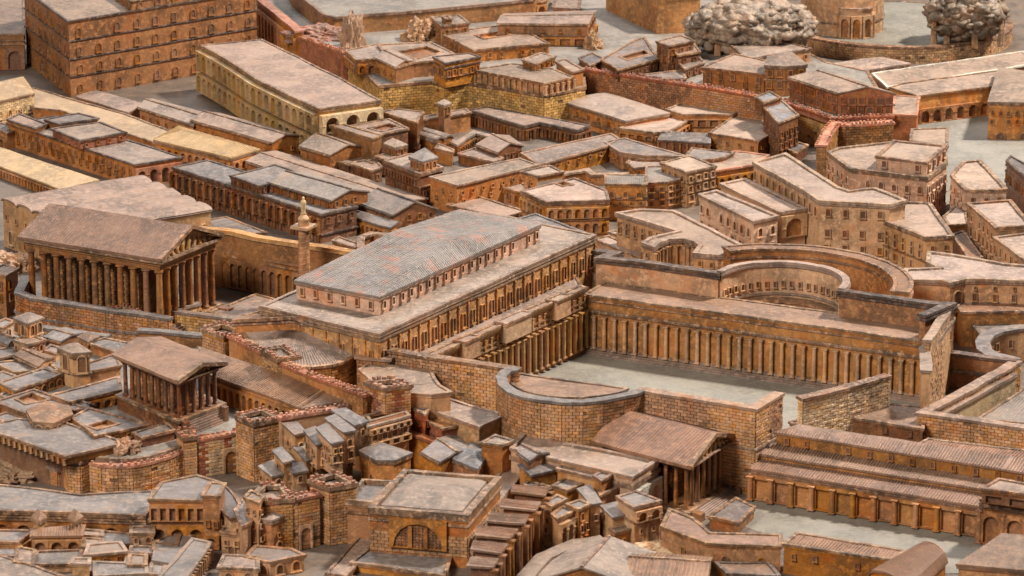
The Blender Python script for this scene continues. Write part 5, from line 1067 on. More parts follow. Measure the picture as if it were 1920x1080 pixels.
block('wedge_house', 'tan wedge shaped house with a pointed flat roof near the street', 'house', [(8.748, 4.897), (8.898, 3.736), (9.716, 3.803), (9.455, 6.08), (9.115, 5.938)], 0.0, 0.906, wall='pink', roof='warmdust', trim='trim', rimw=0.05, sink=0.03, rimh=0.05, win=[('r', 0.72, 0.07, 0.11, 0.27), ('a', 0.45, 0.08, 0.14, 0.27)])
block('flat_house', 'tan flat roofed house with arched windows at the right edge', 'house', [(8.822, 2.718), (9.154, 0.987), (9.859, 1.1), (9.677, 2.942)], 0.0, 0.912, wall='tan', roof='warmdust', trim='trim', rimw=0.05, sink=0.03, rimh=0.05, win=[('r', 0.75, 0.07, 0.11, 0.24), ('a', 0.42, 0.09, 0.17, 0.24), ('a', 0.12, 0.09, 0.17, 0.24)])
block('flat_house', 'lower tan house with slit windows under the one with arched windows', 'house', [(9.102, 0.737), (9.565, -1.098), (9.991, -0.325), (9.79, 1.048)], 0.0, 0.786, wall='tan', roof='warmdust', trim='rooftrim', rimw=0.05, sink=0.03, rimh=0.05, win=[('r', 0.68, 0.05, 0.15, 0.26)])
block('dark_house', 'dark weathered house with bracketed cornices cut by the right edge', 'house', [(10.008, 6.13), (10.279, 4.547), (10.556, 5.17), (10.14, 6.518)], 0.0, 0.878, wall='dark', roof='slate', trim='darktrim', win=[('r', 0.6, 0.08, 0.14, 0.2)], courses=(0.5, 0.75, 0.9))
block('low_house', 'dim flat roofed house in the alley behind the wedge shaped house', 'house', [(8.448, 3.321), (8.492, 2.776), (8.854, 2.828), (8.911, 3.715), (8.749, 4.14)], 0.0, 0.467, wall='brown', roof='warmdust', win=[('r', 0.6, 0.06, 0.08, 0.3)])
block('alley_shed', 'long narrow shed roof in the alley beside the arched window house', 'shed', [(8.517, 2.352), (8.636, 0.651), (8.881, 0.736), (8.732, 2.581)], 0.0, 0.385, wall='brown', roof='tile', win=[])
block('market_terrace', 'winding tan terrace with a tall arched door right of the hemicycle', 'market', [(6.972, -3.167), (7.7, -3.19), (7.809, -3.347), (8.088, -3.122), (8.83, -3.167), (9.392, -3.235), (9.514, -2.323), (8.929, -2.115), (8.06, -1.53), (7.63, -1.352), (7.537, -2.022), (7.721, -2.404), (7.103, -2.484)], 0.0, 1.097, wall='tan', roof='warmdust', trim='rooftrim', rimw=0.05, sink=0.03, rimh=0.05, win=[('r', 0.86, 0.04, 0.05, 0.3, [3, 4]), ('r', 0.66, 0.06, 0.12, 0.3, [3, 4]), ('a', 0.52, 0.16, 0.34, 0.4, [2])], courses=(0.93,))
block('low_house', 'long brown slab roof below the winding terrace at the right edge', 'house', [(7.969, -3.263), (7.989, -3.702), (9.353, -3.658), (9.308, -3.042)], 0.0, 0.662, wall='orange', roof='tile', win=[])
block('sunken_roof', 'dark sunken roof with dark beams beside the round exedra', 'roof', [(8.123, -3.211), (8.278, -4.394), (9.276, -4.309), (9.434, -3.124)], 0.0, 0.427, wall='brown', roof='slate', trim='darktrim', win=[])
wallrun('precinct_wall', 'brick wall in front of the large temple podium', 'wall', [(-8.88, -1.583), (-8.898, -2.611), (-8.619, -2.925), (-7.187, -3.664), (-6.033, -4.217)], 0.0, 0.707, t=0.12, wall='mortar', cop='slate', brick='brickdark', singles=300, moulding=(0.45,))
tower('ruined_tower', 'broken crenellated brick tower against the large temple wall', [(-7.237, -3.278), (-6.909, -3.649), (-6.668, -3.278), (-6.991, -2.969)], 0.0, 0.547, singles=200, bw=0.13, bh=0.07)
wallrun('brick_wall', 'olive gold brick wall with a corner right of the broken tower', 'wall', [(-5.709, -2.345), (-6.15, -2.835), (-4.95, -3.34)], 0.0, 0.433, t=0.1, wall='mortar', cop='dust', brick='brickolive', singles=200)
wallrun('low_wall', 'mossy sloping wall right of the broken tower', 'wall', [(-6.485, -5.057), (-5.362, -5.371)], 0.0, 0.755, t=0.12, wall='brown', cop='slate')
block('corner_house', 'dark ochre house with a bracket at the left edge near the large temple', 'house', [(-9.557, -1.596), (-9.22, -1.943), (-9.051, -1.479), (-9.35, -1.186)], 0.0, 0.812, wall='orange', roof='dust', win=[('r', 0.7, 0.06, 0.12, 0.22), ('r', 0.4, 0.06, 0.12, 0.22)])
lump('rock', 'bare plaster slope beside the warehouse at the left', 'rock', (-9.499, 1.314, 0), (0.5, 0.5, 0.35), 'rock', seed=8)
block('pink_house', 'pink house with an arched door at the left edge', 'house', [(-9.025, -5.24), (-8.817, -5.421), (-8.677, -5.027), (-8.84, -4.884)], 0.55, 0.889, wall='pink', roof='slate', win=[('a', 0.2, 0.09, 0.2, 0.3)])
block('belvedere_house', 'two tiered tan belvedere tower with paired arched windows', 'house', [(-8.548, -6.008), (-8.284, -6.292), (-8.021, -6.008), (-8.311, -5.699)], 0.55, 0.861, wall='tan', roof='dust', win=[('a', 0.5, 0.06, 0.1, 0.2), ('r', 0.1, 0.06, 0.1, 0.2)])
block('', '', '', [(-8.578, -5.572), (-8.325, -5.886), (-8.104, -5.572), (-8.351, -5.303)], 0.811, 1.094, wall='tan', roof='dust', kind='hip', rise=0.07, sub=True, win=[('a', 0.25, 0.09, 0.2, 0.2)])
block('belvedere_house', 'tan belvedere with two arched windows left of the small reddish temple', 'house', [(-7.589, -7.499), (-7.325, -7.796), (-7.057, -7.722), (-7.321, -7.289)], 0.55, 1.158, wall='tan', roof='dust', kind='hip', rise=0.07, win=[('a', 0.48, 0.13, 0.28, 0.3)], courses=(0.42, 0.9))
block('low_house', 'grey gable peeping over the roofs below the temple wall', 'house', [(-8.085, -5.42), (-7.796, -5.63), (-7.482, -5.186), (-7.799, -4.887)], 0.55, 0.695, wall='brown', roof='slate', kind='gable', rise=0.04, win=[])
block('court_house', 'grey roofed court house behind the small reddish temple', 'house', [(-7.297, -5.763), (-6.719, -6.375), (-6.495, -5.856), (-7.048, -5.5)], 0.55, 0.729, wall='orange', roof='slate', win=[])
block('flat_house', 'grey flat roof with a gold wall left of the small reddish temple', 'house', [(-7.269, -7.35), (-7.075, -7.659), (-6.596, -7.35), (-6.731, -6.678)], 0.55, 0.82, wall='gold', roof='slate', win=[])
block('niched_house', 'ruinous house with a rough roof and gold niches at the left edge', 'house', [(-8.524, -8.072), (-8.222, -8.502), (-7.544, -7.615), (-7.884, -7.291)], 0.55, 0.759, wall='gold', roof='slate', win=[('a', 0.2, 0.11, 0.16, 0.18)])
block('flat_house', 'low grey roof at the left edge above the rough niched house', 'house', [(-8.973, -6.047), (-8.726, -6.54), (-8.486, -6.313), (-8.575, -5.932)], 0.55, 0.693, wall='brown', roof='slate', win=[])
block('rubble_house', 'rubble roofed hut between the two belvedere houses', 'house', [(-8.445, -6.587), (-7.985, -7.207), (-7.81, -6.738), (-8.236, -6.254)], 0.55, 0.739, wall='tan', roof='tile', kind='gable', rise=0.05, win=[('a', 0.1, 0.08, 0.12, 0.25)])
block('flat_house', 'jumbled grey roofs between the belvedere and the rough niched house', 'house', [(-8.783, -6.798), (-8.378, -7.317), (-7.654, -7.169), (-7.972, -6.573), (-8.417, -6.648)], 0.55, 0.692, wall='brown', roof='slate', win=[])
block('court_house', 'grey roofed house with a deep square court at the left edge', 'house', [(-8.49, -9.022), (-7.888, -9.646), (-6.941, -9.384), (-7.921, -8.386)], 0.55, 0.733, wall='orange', roof='slate', hole=[(-8.15, -8.86), (-7.962, -9.139), (-7.628, -8.916), (-7.934, -8.563)])
block('round_pavilion', 'squat round pavilion with a lumpy roof among the grey roofs', 'pavilion', [(-7.877, -9.64), (-7.688, -10.219), (-7.377, -10.3), (-7.135, -9.88), (-7.239, -9.433), (-7.633, -9.225)], 0.55, 0.765, wall='tan', roof='rock', kind='hip', rise=0.06, win=[('a', 0.1, 0.11, 0.16, 0.18)])
block('lower_portico', 'grey roofed portico left of the small reddish temple', 'portico', [(-7.576, -8.815), (-7.247, -9.166), (-6.468, -8.545), (-6.57, -7.848)], 0.55, 0.78, wall='gold', roof='slate', win=[('B', 0.03, 0.8, 0.2, 'gold')])
block('court_house', 'slate roofed house with a square court before the temple podium', 'house', [(-7.127, -9.863), (-6.643, -10.763), (-5.851, -10.229), (-6.908, -9.382)], 0.55, 0.741, wall='orange', roof='slate', hole=[(-6.841, -10.279), (-6.65, -10.46), (-6.351, -10.178), (-6.549, -9.989)])
block('temple_portico', 'long brown lean to portico with arches right of the small reddish temple', 'portico', [(-4.977, -8.31), (-3.363, -10.079), (-2.58, -10.048), (-5.252, -7.349)], 0.55, 0.931, wall='gold', roof='tile', kind='shed', hi=2, rise=0.18, ribs=0.05, win=[('B', 0.03, 0.85, 0.17, 'gold', [0])])
block('columned_house', 'big slate roofed house with a columned gallery above the dark brick rampart', 'house', [(-8.534, -10.222), (-8.209, -10.519), (-7.034, -11.669), (-6.143, -11.005), (-7.194, -10.042), (-8.011, -9.83)], 0.55, 0.698, wall='brown', roof='slate', win=[('C', 0.05, 0.85, 0.14, 0.022, 0.03, 'tan', [0, 1])])
wallrun('brick_rampart', 'dark red brick rampart descending from the left edge to the round bastion', 'wall', [(-8.485, -9.628), (-7.767, -10.369), (-7.117, -11.057)], 0.0, 0.3, t=0.3, wall='mortar', cop='dust', brick='brickdark', singles=250, bh=0.045)
block('small_house', 'small slate roof with red stained wall behind the curved city wall', 'house', [(-6.054, -10.569), (-5.902, -10.805), (-5.424, -10.45), (-5.573, -10.099)], 0.55, 0.725, wall='redwash', roof='slate', win=[])
lump('rock', 'pointed rock poking up behind the curved city wall', 'rock', (-6.122, -11.023, 0.55), (0.28, 0.25, 0.24), 'rock', seed=12)
lump('rock', 'sculpted rubble mound at the left edge below the rampart', 'rock', (-8.066, -10.737, 0), (0.5, 0.45, 0.2), 'rock', seed=14)
terrace('citadel_terrace', [(-6.445, -5.385), (-7.047, -5.074), (-8.564, -4.708), (-9.994, -4.07), (-9.066, -9.54), (-7.7, -10.842), (-7.118, -11.182), (-6.81, -11.204), (-6.463, -11.369), (-6.04, -11.383), (-5.768, -11.276), (-5.262, -10.732), (-5.066, -10.364), (-4.35, -10.029), (-4.274, -10.585), (-3.713, -10.32), (-2.851, -9.917), (-2.355, -9.304), (-2.494, -8.713), (-2.98, -8.177), (-3.588, -7.463), (-4.282, -6.428), (-4.823, -5.54)], 0.0, 0.55, 'mortar', 'terracetop')
tower('bastion_tower', 'weathered corner bastion at the left end of the curved city wall', [(-7.136, -11.12), (-7.032, -11.422), (-6.826, -11.479), (-6.643, -11.264), (-6.775, -10.866), (-7.02, -10.793)], 0.0, 0.558, singles=150)
wallrun('city_wall', 'curved stone city wall with chipped red battlements', 'wall', [(-6.655, -11.3), (-6.459, -11.429), (-6.219, -11.479), (-6.011, -11.458), (-5.766, -11.315), (-5.51, -11.027), (-5.25, -10.685)], 0.0, 0.496, t=0.14, wall='mortar', cop='redchip', brick='brick', crown='redchip', singles=300)
tower('gate_tower', 'narrow brick tower with red chipped top joining two city wall stretches', [(-5.371, -10.512), (-5.236, -10.844), (-5.041, -10.771), (-5.13, -10.401)], 0.0, 0.726, singles=100)
wallrun('city_wall', 'tall stone wall with a small arched gate and a red stain', 'wall', [(-5.051, -10.666), (-4.653, -10.444), (-4.321, -10.258)], 0.0, 0.652, t=0.14, wall='mortar', cop='redchip', brick='brickpale', crown='redchip', singles=300, gate=(0.66, 0.2, 0.36), stain=(0.08, 0.3))
tower('square_tower', 'tall square brick tower with a red battlement beside the hillside houses', [(-4.415, -10.582), (-4.102, -10.964), (-3.694, -10.683), (-4.011, -10.222)], 0.0, 1.01, singles=300)
wallrun('city_wall', 'crenellated wall climbing from the square tower past the portico roof', 'wall', [(-3.695, -10.828), (-2.908, -10.403), (-2.158, -9.806)], 0.0, 1.07, t=0.12, wall='tan', cop='redchip', crown='redchip')
tower('corner_tower', 'brick tower with one orange stained face and one bare gold face', [(-2.344, -10.209), (-2.021, -10.486), (-1.628, -10.327), (-1.933, -10.0)], 0.55, 1.45, wall='gold', singles=150, stain=(0.3, 0.62), base=0.0)
wallrun('crenellated_wall', 'thin red crenellated wall running down beside the fan ribbed roof', 'wall', [(-4.725, -7.252), (-4.16, -8.124), (-3.487, -9.099), (-2.896, -9.801), (-2.357, -10.424)], 0.0, 1.32, t=0.09, wall='gold', cop='redwash', crown='redchip')
tower('small_tower', 'small ruined turret on the thin red crenellated wall', [(-4.135, -8.295), (-3.849, -8.764), (-3.506, -8.637), (-3.8, -8.08)], 0.85, 1.387, base=0.0)
tower('small_tower', 'ruined gold turret where the thin wall meets the mossy wall', [(-5.247, -6.694), (-4.855, -7.101), (-4.551, -6.724), (-4.941, -6.344)], 0.75, 1.253, wall='gold', base=0.0)
tower('red_topped_tower', 'lower square tower with a bright red chipped top', [(-3.079, -13.513), (-2.765, -13.838), (-2.377, -13.635), (-2.7, -13.185)], 0.0, 0.948, singles=250)
wallrun('city_wall', 'lower city wall with an arched gate left of the red topped tower', 'wall', [(-3.681, -14.108), (-3.274, -13.949), (-2.959, -13.764)], 0.0, 0.83, t=0.14, wall='mortar', cop='redchip', brick='brick', crown='redchip', singles=250, gate=(0.68, 0.17, 0.34))
tower('rubble_tower', 'round topped rubble tower at the end of the lower city wall', [(-3.912, -13.865), (-3.703, -14.185), (-3.321, -14.065), (-3.502, -13.486), (-3.802, -13.461)], 0.0, 0.857, cat='tower')
block('hillside_house', 'lowest slate roofed house at the foot of the square tower', 'house', [(-3.962, -11.796), (-3.758, -12.064), (-3.573, -11.938), (-3.758, -11.521)], 0.3, 0.477, wall='tan', roof='slate', kind='shed', rise=0.07, hi=3, win=[('a', 0.3, 0.09, 0.15, 0.2)], trim='trim', base=0.0)
block('hillside_house', 'small upright slate roofed house just above the lowest hillside one', 'house', [(-3.748, -11.628), (-3.572, -11.97), (-3.448, -11.875), (-3.635, -11.519)], 0.3, 0.676, wall='tan', roof='slate', kind='shed', rise=0.07, hi=3, win='auto', trim='trim', base=0.0)
block('hillside_house', 'slate lean to pressed against the square tower', 'house', [(-3.711, -10.267), (-3.662, -10.764), (-3.477, -10.632), (-3.545, -10.44)], 0.3, 0.503, wall='tan', roof='slate', kind='shed', rise=0.07, hi=3, win='auto', trim='trim', base=0.0)
block('hillside_house', 'upper slate roof next to the square tower battlement', 'house', [(-3.628, -10.931), (-3.437, -11.253), (-3.295, -11.154), (-3.429, -10.885)], 0.55, 0.885, wall='tan', roof='slate', kind='shed', rise=0.07, hi=3, win='auto', trim='trim')
block('hillside_house', 'broad slate roof in the middle of the hillside houses', 'house', [(-3.456, -11.245), (-3.233, -11.694), (-3.049, -11.501), (-3.279, -11.101)], 0.3, 0.611, wall='tan', roof='slate', kind='shed', rise=0.07, hi=3, win='auto', trim='trim', base=0.0)
block('hillside_house', 'low slate step roof beside the lowest hillside house', 'house', [(-3.52, -11.809), (-3.425, -12.033), (-3.219, -11.906), (-3.304, -11.745)], 0.3, 0.521, wall='tan', roof='slate', kind='shed', rise=0.07, hi=3, win='auto', trim='trim', base=0.0)
block('hillside_house', 'slate roof behind the broad middle one on the hillside', 'house', [(-3.26, -11.449), (-3.06, -11.9), (-2.886, -11.738), (-3.116, -11.304)], 0.55, 0.948, wall='tan', roof='slate', kind='shed', rise=0.07, hi=3, win='auto', trim='trim')
block('hillside_house', 'tall narrow slate roofed house with rows of tiny windows on the hillside', 'house', [(-3.06, -11.638), (-2.806, -12.178), (-2.651, -12.049), (-2.938, -11.461)], 0.55, 1.056, wall='tan', roof='slate', kind='shed', rise=0.07, hi=3, win=[('r', 0.72, 0.04, 0.07, 0.1), ('r', 0.42, 0.05, 0.09, 0.12)], trim='trim')
block('hillside_house', 'slate roof directly below the climbing crenellated wall', 'house', [(-2.945, -11.188), (-2.641, -11.645), (-2.484, -11.541), (-2.811, -11.008)], 0.55, 1.06, wall='tan', roof='slate', kind='shed', rise=0.07, hi=3, win='auto', trim='trim')
block('hillside_house', 'largest pale slate roof at the top of the hillside houses', 'house', [(-2.836, -10.794), (-2.477, -11.292), (-2.3, -11.119), (-2.656, -10.679)], 0.55, 1.062, wall='tan', roof='slate', kind='shed', rise=0.07, hi=3, win=[('r', 0.7, 0.05, 0.08, 0.3)], trim='trim')
block('hillside_house', 'tiny turret on the hillside roofs near the square tower', 'house', [(-3.497, -10.071), (-3.387, -10.133), (-3.36, -9.963), (-3.439, -9.955)], 0.55, 0.732, wall='tan', roof='slate', kind='shed', rise=0.07, hi=3, win=[], trim='trim')
block('hillside_house', 'square turret with a flat lid on the hillside roofs', 'house', [(-3.27, -10.44), (-3.101, -10.433), (-2.976, -10.264), (-3.126, -10.325)], 0.55, 0.934, wall='tan', roof='slate', kind='shed', rise=0.07, hi=3, win=[('r', 0.7, 0.06, 0.09, 0.2)], trim='trim')
block('hillside_house', 'small bay house below the tall narrow one on the hillside', 'house', [(-2.695, -11.225), (-2.64, -11.197), (-2.542, -11.021), (-2.601, -11.107)], 0.3, 0.636, wall='tan', roof='slate', kind='shed', rise=0.07, hi=3, win=[('r', 0.6, 0.05, 0.09, 0.1), ('r', 0.2, 0.05, 0.09, 0.1)], trim='trim', base=0.0)
block('ruined_palace', 'roofless brown palace with an open arcade right of the hillside houses', 'palace', [(-2.385, -10.67), (-2.277, -11.177), (-1.648, -10.616), (-1.772, -10.113)], 0.6, 1.024, wall='tan', roof='recess', trim='dust', win=[('B', 0.72, 0.24, 0.14, 'tan'), ('r', 0.45, 0.09, 0.12, 0.22), ('P', 0.1, 0.26, 0.2, 'tan')], courses=(0.7,), hole=[(-2.302, -10.619), (-2.24, -10.854), (-1.732, -10.416), (-1.804, -10.158)], base=0.0)
block('red_house', 'narrow red stained house beside the pale curved hall', 'house', [(-1.684, -10.073), (-1.393, -10.518), (-1.347, -10.344), (-1.583, -9.897)], 0.6, 1.021, wall='redstain', roof='slate', win=[('r', 0.5, 0.05, 0.08, 0.3)], base=0.0)
block('red_house', 'small orange red roofed house above the slate gables', 'house', [(-1.405, -10.272), (-1.117, -10.726), (-0.87, -10.562), (-1.132, -10.137)], 0.5, 0.841, wall='redstain', roof='orange', win=[('a', 0.3, 0.06, 0.1, 0.2)], base=0.0)
wallrun('garden_wall', 'gold yard wall behind the slate gabled houses', 'wall', [(-1.672, -10.361), (-1.134, -10.892), (-0.94, -10.583)], 0.0, 0.67, t=0.08, wall='gold', cop='redwash')
block('slate_villa', 'gold villa with a dark slate hipped roof and arched windows', 'house', [(-2.389, -11.421), (-2.121, -11.85), (-1.855, -11.884), (-1.599, -11.533), (-2.121, -11.013)], 0.0, 0.681, wall='gold', roof='slate', kind='hip', rise=0.1, win=[('a', 0.4, 0.09, 0.14, 0.22)])
block('small_pavilion', 'tiny pyramid roofed pavilion in the yard behind the slate villa', 'pavilion', [(-1.86, -9.44), (-1.711, -9.575), (-1.547, -9.396), (-1.716, -9.17)], 0.0, 0.153, wall='brown', roof='tile', kind='hip', rise=0.06, win=[])
block('gabled_villa', 'gold gabled house with round windows and a grey roof left of the orange tower', 'house', [(-1.405, -11.422), (-1.13, -11.85), (-0.648, -11.249), (-0.926, -10.53)], 0.0, 0.651, wall='gold', roof='slate', kind='gable', rise=0.06, win=[('a', 0.35, 0.07, 0.08, 0.3)])
block('gabled_villa', 'second grey gable with blue stains next to the orange tower', 'house', [(-0.939, -11.613), (-0.556, -12.097), (-0.388, -11.416), (-0.625, -10.789)], 0.0, 0.62, wall='gold', roof='bluestain', kind='hip', rise=0.08, win=[('a', 0.3, 0.07, 0.08, 0.3)])
block('orange_tower', 'short tower with a bright orange face above the crowded houses', 'tower', [(-0.477, -11.648), (-0.155, -11.749), (0.023, -11.54), (-0.277, -11.296)], 0.0, 0.921, wall='orange', roof='dust', win=[])
block('bath_hall', 'foreground hall with a sunken parapet roof and a big arched thermal window', 'hall', [(-2.137, -14.455), (-0.664, -14.807), (-0.186, -13.087), (-1.66, -12.756)], 0.0, 0.849, wall='gold', roof='dust', trim='trim', brick='brick', sink=0.09, rimw=0.07, rimh=0.1, courses=(0.78,), win=[], bbot=0.2, btop=0.75)
block('', '', '', [(-2.013, -14.195), (-0.748, -14.471), (-0.329, -12.944), (-1.625, -12.654)], 0.649, 0.761, kind='hip', rise=0.1, inset=0.32, over=0.0, wall='gold', roof='dust', sub=True, win=[])
thermal((-2.137, -14.455), (-0.664, -14.807), 0.3, 0.0, 0.144, 0.8, 0.58)
block('', '', '', [(-2.393, -14.934), (-1.001, -15.493), (-0.91, -14.555), (-2.124, -14.287)], 0, 0.153, wall='gold', roof='slate', trim='trim', sub=True, win=[])
block('bath_annex', 'brown side block with a sunken roof left of the foreground hall', 'annex', [(-2.51, -13.741), (-2.12, -13.853), (-1.837, -12.929), (-2.29, -12.846)], 0.0, 0.719, wall='orange', roof='slate', trim='trim', sink=0.07, rimh=0.08, win=[], courses=(0.72,))
block('yard_wall', 'dusty flat ledge running down left of the foreground hall', 'ledge', [(-2.75, -15.276), (-2.479, -15.424), (-2.1, -14.218), (-2.187, -13.28)], 0.0, 0.113, wall='brown', roof='dust', win=[])
block('long_parapet', 'long cream and brown parapet beside the foreground hall roof', 'wall', [(-0.774, -14.422), (-0.605, -14.662), (0.149, -11.714), (-0.145, -11.515)], 0.0, 0.442, wall='tan', roof='dust', trim='rooftrim', win=[])
block('tiled_porch', 'uppermost ribbed porch roof from the top in the row of tall columned porches', 'porch', [(0.037, -13.567), (0.46, -13.677), (0.505, -13.407), (0.056, -13.356)], 0.0, 0.739, wall='dark', roof='tile', trim='trim', kind='shed', hi=3, rise=0.02, over=0.06, ribs=0.05, group='row of tall columned porches', win=[('C', 0.0, 0.98, 0.3, 0.045, 0.07, 'brown', [1])])  # dark walls on all porches paint in the shade of the gaps between them
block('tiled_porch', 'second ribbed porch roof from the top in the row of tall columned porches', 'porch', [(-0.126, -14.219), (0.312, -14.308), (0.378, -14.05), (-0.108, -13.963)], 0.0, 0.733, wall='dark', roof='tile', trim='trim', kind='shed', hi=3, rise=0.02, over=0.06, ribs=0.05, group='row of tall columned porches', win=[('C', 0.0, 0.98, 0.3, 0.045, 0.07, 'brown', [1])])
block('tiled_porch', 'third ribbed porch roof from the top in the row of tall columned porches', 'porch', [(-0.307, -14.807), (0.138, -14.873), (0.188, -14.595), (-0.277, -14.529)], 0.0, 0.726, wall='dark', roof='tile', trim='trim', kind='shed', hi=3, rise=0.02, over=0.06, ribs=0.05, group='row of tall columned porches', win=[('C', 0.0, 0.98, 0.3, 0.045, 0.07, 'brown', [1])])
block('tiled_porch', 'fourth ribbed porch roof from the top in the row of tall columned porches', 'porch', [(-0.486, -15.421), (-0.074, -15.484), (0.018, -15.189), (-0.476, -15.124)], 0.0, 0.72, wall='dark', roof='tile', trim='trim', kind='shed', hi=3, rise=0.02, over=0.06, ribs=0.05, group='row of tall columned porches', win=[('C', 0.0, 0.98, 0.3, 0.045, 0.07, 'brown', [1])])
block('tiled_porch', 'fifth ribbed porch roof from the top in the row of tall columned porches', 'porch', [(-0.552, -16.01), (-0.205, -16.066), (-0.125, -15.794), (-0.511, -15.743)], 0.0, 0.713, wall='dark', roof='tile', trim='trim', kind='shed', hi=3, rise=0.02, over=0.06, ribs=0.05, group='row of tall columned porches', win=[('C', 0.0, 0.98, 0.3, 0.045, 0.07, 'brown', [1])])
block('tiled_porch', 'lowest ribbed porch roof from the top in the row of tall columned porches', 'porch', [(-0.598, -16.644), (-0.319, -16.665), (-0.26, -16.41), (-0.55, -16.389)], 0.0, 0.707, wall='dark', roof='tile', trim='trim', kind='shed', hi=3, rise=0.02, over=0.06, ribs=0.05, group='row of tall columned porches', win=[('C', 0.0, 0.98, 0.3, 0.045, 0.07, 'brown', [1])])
block('town_house', 'dark gabled hut just right of the orange tower', 'house', [(0.116, -12.026), (0.281, -12.388), (0.541, -12.059), (0.247, -11.712)], 0.0, 0.867, wall='orange', roof='slate', kind='gable', win=[], rise=0.05)
block('town_house', 'slate roofed house below the dark gabled hut near the parapet', 'house', [(0.126, -12.217), (0.297, -12.521), (0.691, -12.261), (0.43, -11.954)], 0.0, 0.661, wall='orange', roof='slate', kind='shed', win=[('a', 0.3, 0.07, 0.12, 0.2)], rise=0.06, hi=3)
block('town_house', 'flat orange house with a sunken slate roof among the crowded houses', 'house', [(0.634, -12.761), (0.85, -12.971), (1.105, -12.671), (0.835, -12.458)], 0.0, 0.6, wall='orange', roof='slate', kind='flat', win=[('r', 0.5, 0.05, 0.07, 0.3)])
block('town_house', 'tiny brown hut beside the top of the tiled porches', 'house', [(0.19, -12.605), (0.296, -12.797), (0.398, -12.605), (0.276, -12.45)], 0.0, 0.568, wall='brown', roof='slate', kind='flat', win=[])
block('town_house', 'crowded house with two tall arched recesses', 'house', [(0.615, -14.064), (0.686, -14.26), (0.989, -13.83), (0.824, -13.569)], 0.0, 0.6, wall='tan', roof='slate', kind='flat', win=[('B', 0.1, 0.8, 0.21, 'tan', [1])])
block('town_house', 'flat topped house with three rows of small windows right of the tall arches', 'house', [(0.839, -13.744), (1.008, -13.961), (1.169, -13.744), (1.035, -13.576)], 0.0, 0.647, wall='orange', roof='slate', kind='flat', win=[('r', 0.74, 0.045, 0.1, 0.12), ('r', 0.42, 0.045, 0.1, 0.12), ('r', 0.1, 0.045, 0.1, 0.12)])
block('town_house', 'narrow sloping grey roof between two crowded houses', 'house', [(1.028, -13.127), (1.199, -13.659), (1.343, -13.597), (1.195, -12.968)], 0.0, 0.583, wall='tan', roof='slate', kind='shed', win=[('r', 0.6, 0.05, 0.08, 0.15)], rise=0.05, hi=3)
block('town_house', 'dark slate roofed brown house below the long white ended hall', 'house', [(1.32, -12.933), (1.36, -13.231), (1.701, -12.805), (1.518, -12.484)], 0.0, 0.609, wall='orange', roof='slate', kind='flat', win=[('r', 0.5, 0.05, 0.07, 0.3)])
block('town_house', 'small cube house on the ledge of the white ended hall', 'house', [(1.266, -12.891), (1.379, -13.083), (1.527, -12.852), (1.414, -12.678)], 0.0, 0.802, wall='orange', roof='slate', kind='flat', win=[])
block('town_house', 'low slate roof in front of the tall pilastered house', 'house', [(1.383, -13.442), (1.534, -13.78), (1.785, -13.632), (1.625, -13.285)], 0.0, 0.426, wall='tan', roof='slate', kind='shed', win=[], rise=0.05, hi=3)
block('town_house', 'lowest slate ledge roof before the tall pilastered house', 'house', [(1.501, -13.857), (1.567, -14.009), (1.846, -13.814), (1.77, -13.673)], 0.0, 0.291, wall='orange', roof='slate', kind='flat', win=[('r', 0.4, 0.04, 0.06, 0.3)])
block('town_house', 'tall pilastered tan house with two arched top windows at the edge of the crowd', 'house', [(1.62, -13.482), (1.853, -13.937), (2.256, -13.658), (1.907, -13.23)], 0.0, 0.67, wall='tan', roof='slate', kind='flat', win=[('B', 0.66, 0.28, 0.21, 'tan', [1]), ('N', 0.05, 0.55, 0.21, 0.03, 'tan', [1]), ('r', 0.35, 0.035, 0.06, 0.21, [1])], courses=(0.62, 0.95))
lump('rock', 'cream rubble at the foot of the tall pilastered house', 'rock', (2.203, -14.039, 0), (0.55, 0.3, 0.14), 'cream', seed=21)
wallrun('viaduct', 'curving ledge on low dark arches below the crowded houses', 'wall', [(0.2, -15.879), (0.471, -15.041), (0.977, -14.419), (1.355, -14.269)], 0.0, 0.286, t=0.2, wall='tan', cop='dust', win=[('B', 0.05, 0.8, 0.25, 'gold')])
block('long_hall', 'long hall with gold arches and a broad grey brown roof below the bastion', 'hall', [(-8.011, -13.207), (-5.631, -13.441), (-5.544, -12.972), (-5.604, -12.358), (-6.719, -12.516), (-8.168, -12.012)], 0.0, 0.362, wall='gold', roof='slate', trim='trim', win=[('B', 0.02, 0.52, 0.33, 'gold', [0])], courses=(0.6, 0.72, 0.85), sink=0.012)
block('gallery_house', 'gold house with a slate roof and a six bay columned gallery', 'house', [(-5.519, -13.734), (-4.675, -13.747), (-4.462, -13.024), (-4.881, -12.631), (-5.39, -12.976)], 0.0, 0.72, wall='gold', roof='slate', win=[('P', 0.56, 0.36, 0.14, 'gold', [0]), ('B', 0.1, 0.32, 0.3, 'gold', [0])], courses=(0.5, 0.54))
block('gate_house', 'narrow gold gatehouse tower beside the gallery house', 'house', [(-4.682, -13.959), (-4.437, -13.993), (-4.396, -13.421), (-4.616, -13.353)], 0.0, 0.86, wall='gold', roof='slate', win=[('r', 0.45, 0.05, 0.08, 0.12), ('B', 0.02, 0.25, 0.3, 'gold', [0])])
block('tall_house', 'tan house with a steep slate gable right of the narrow gatehouse', 'house', [(-4.459, -13.724), (-4.248, -14.153), (-4.037, -14.12), (-4.216, -13.323), (-4.498, -12.573)], 0.0, 0.573, wall='tan', roof='slate', win=[('r', 0.6, 0.05, 0.07, 0.2), ('r', 0.3, 0.05, 0.07, 0.2), ('a', 0.02, 0.1, 0.13, 0.25)])
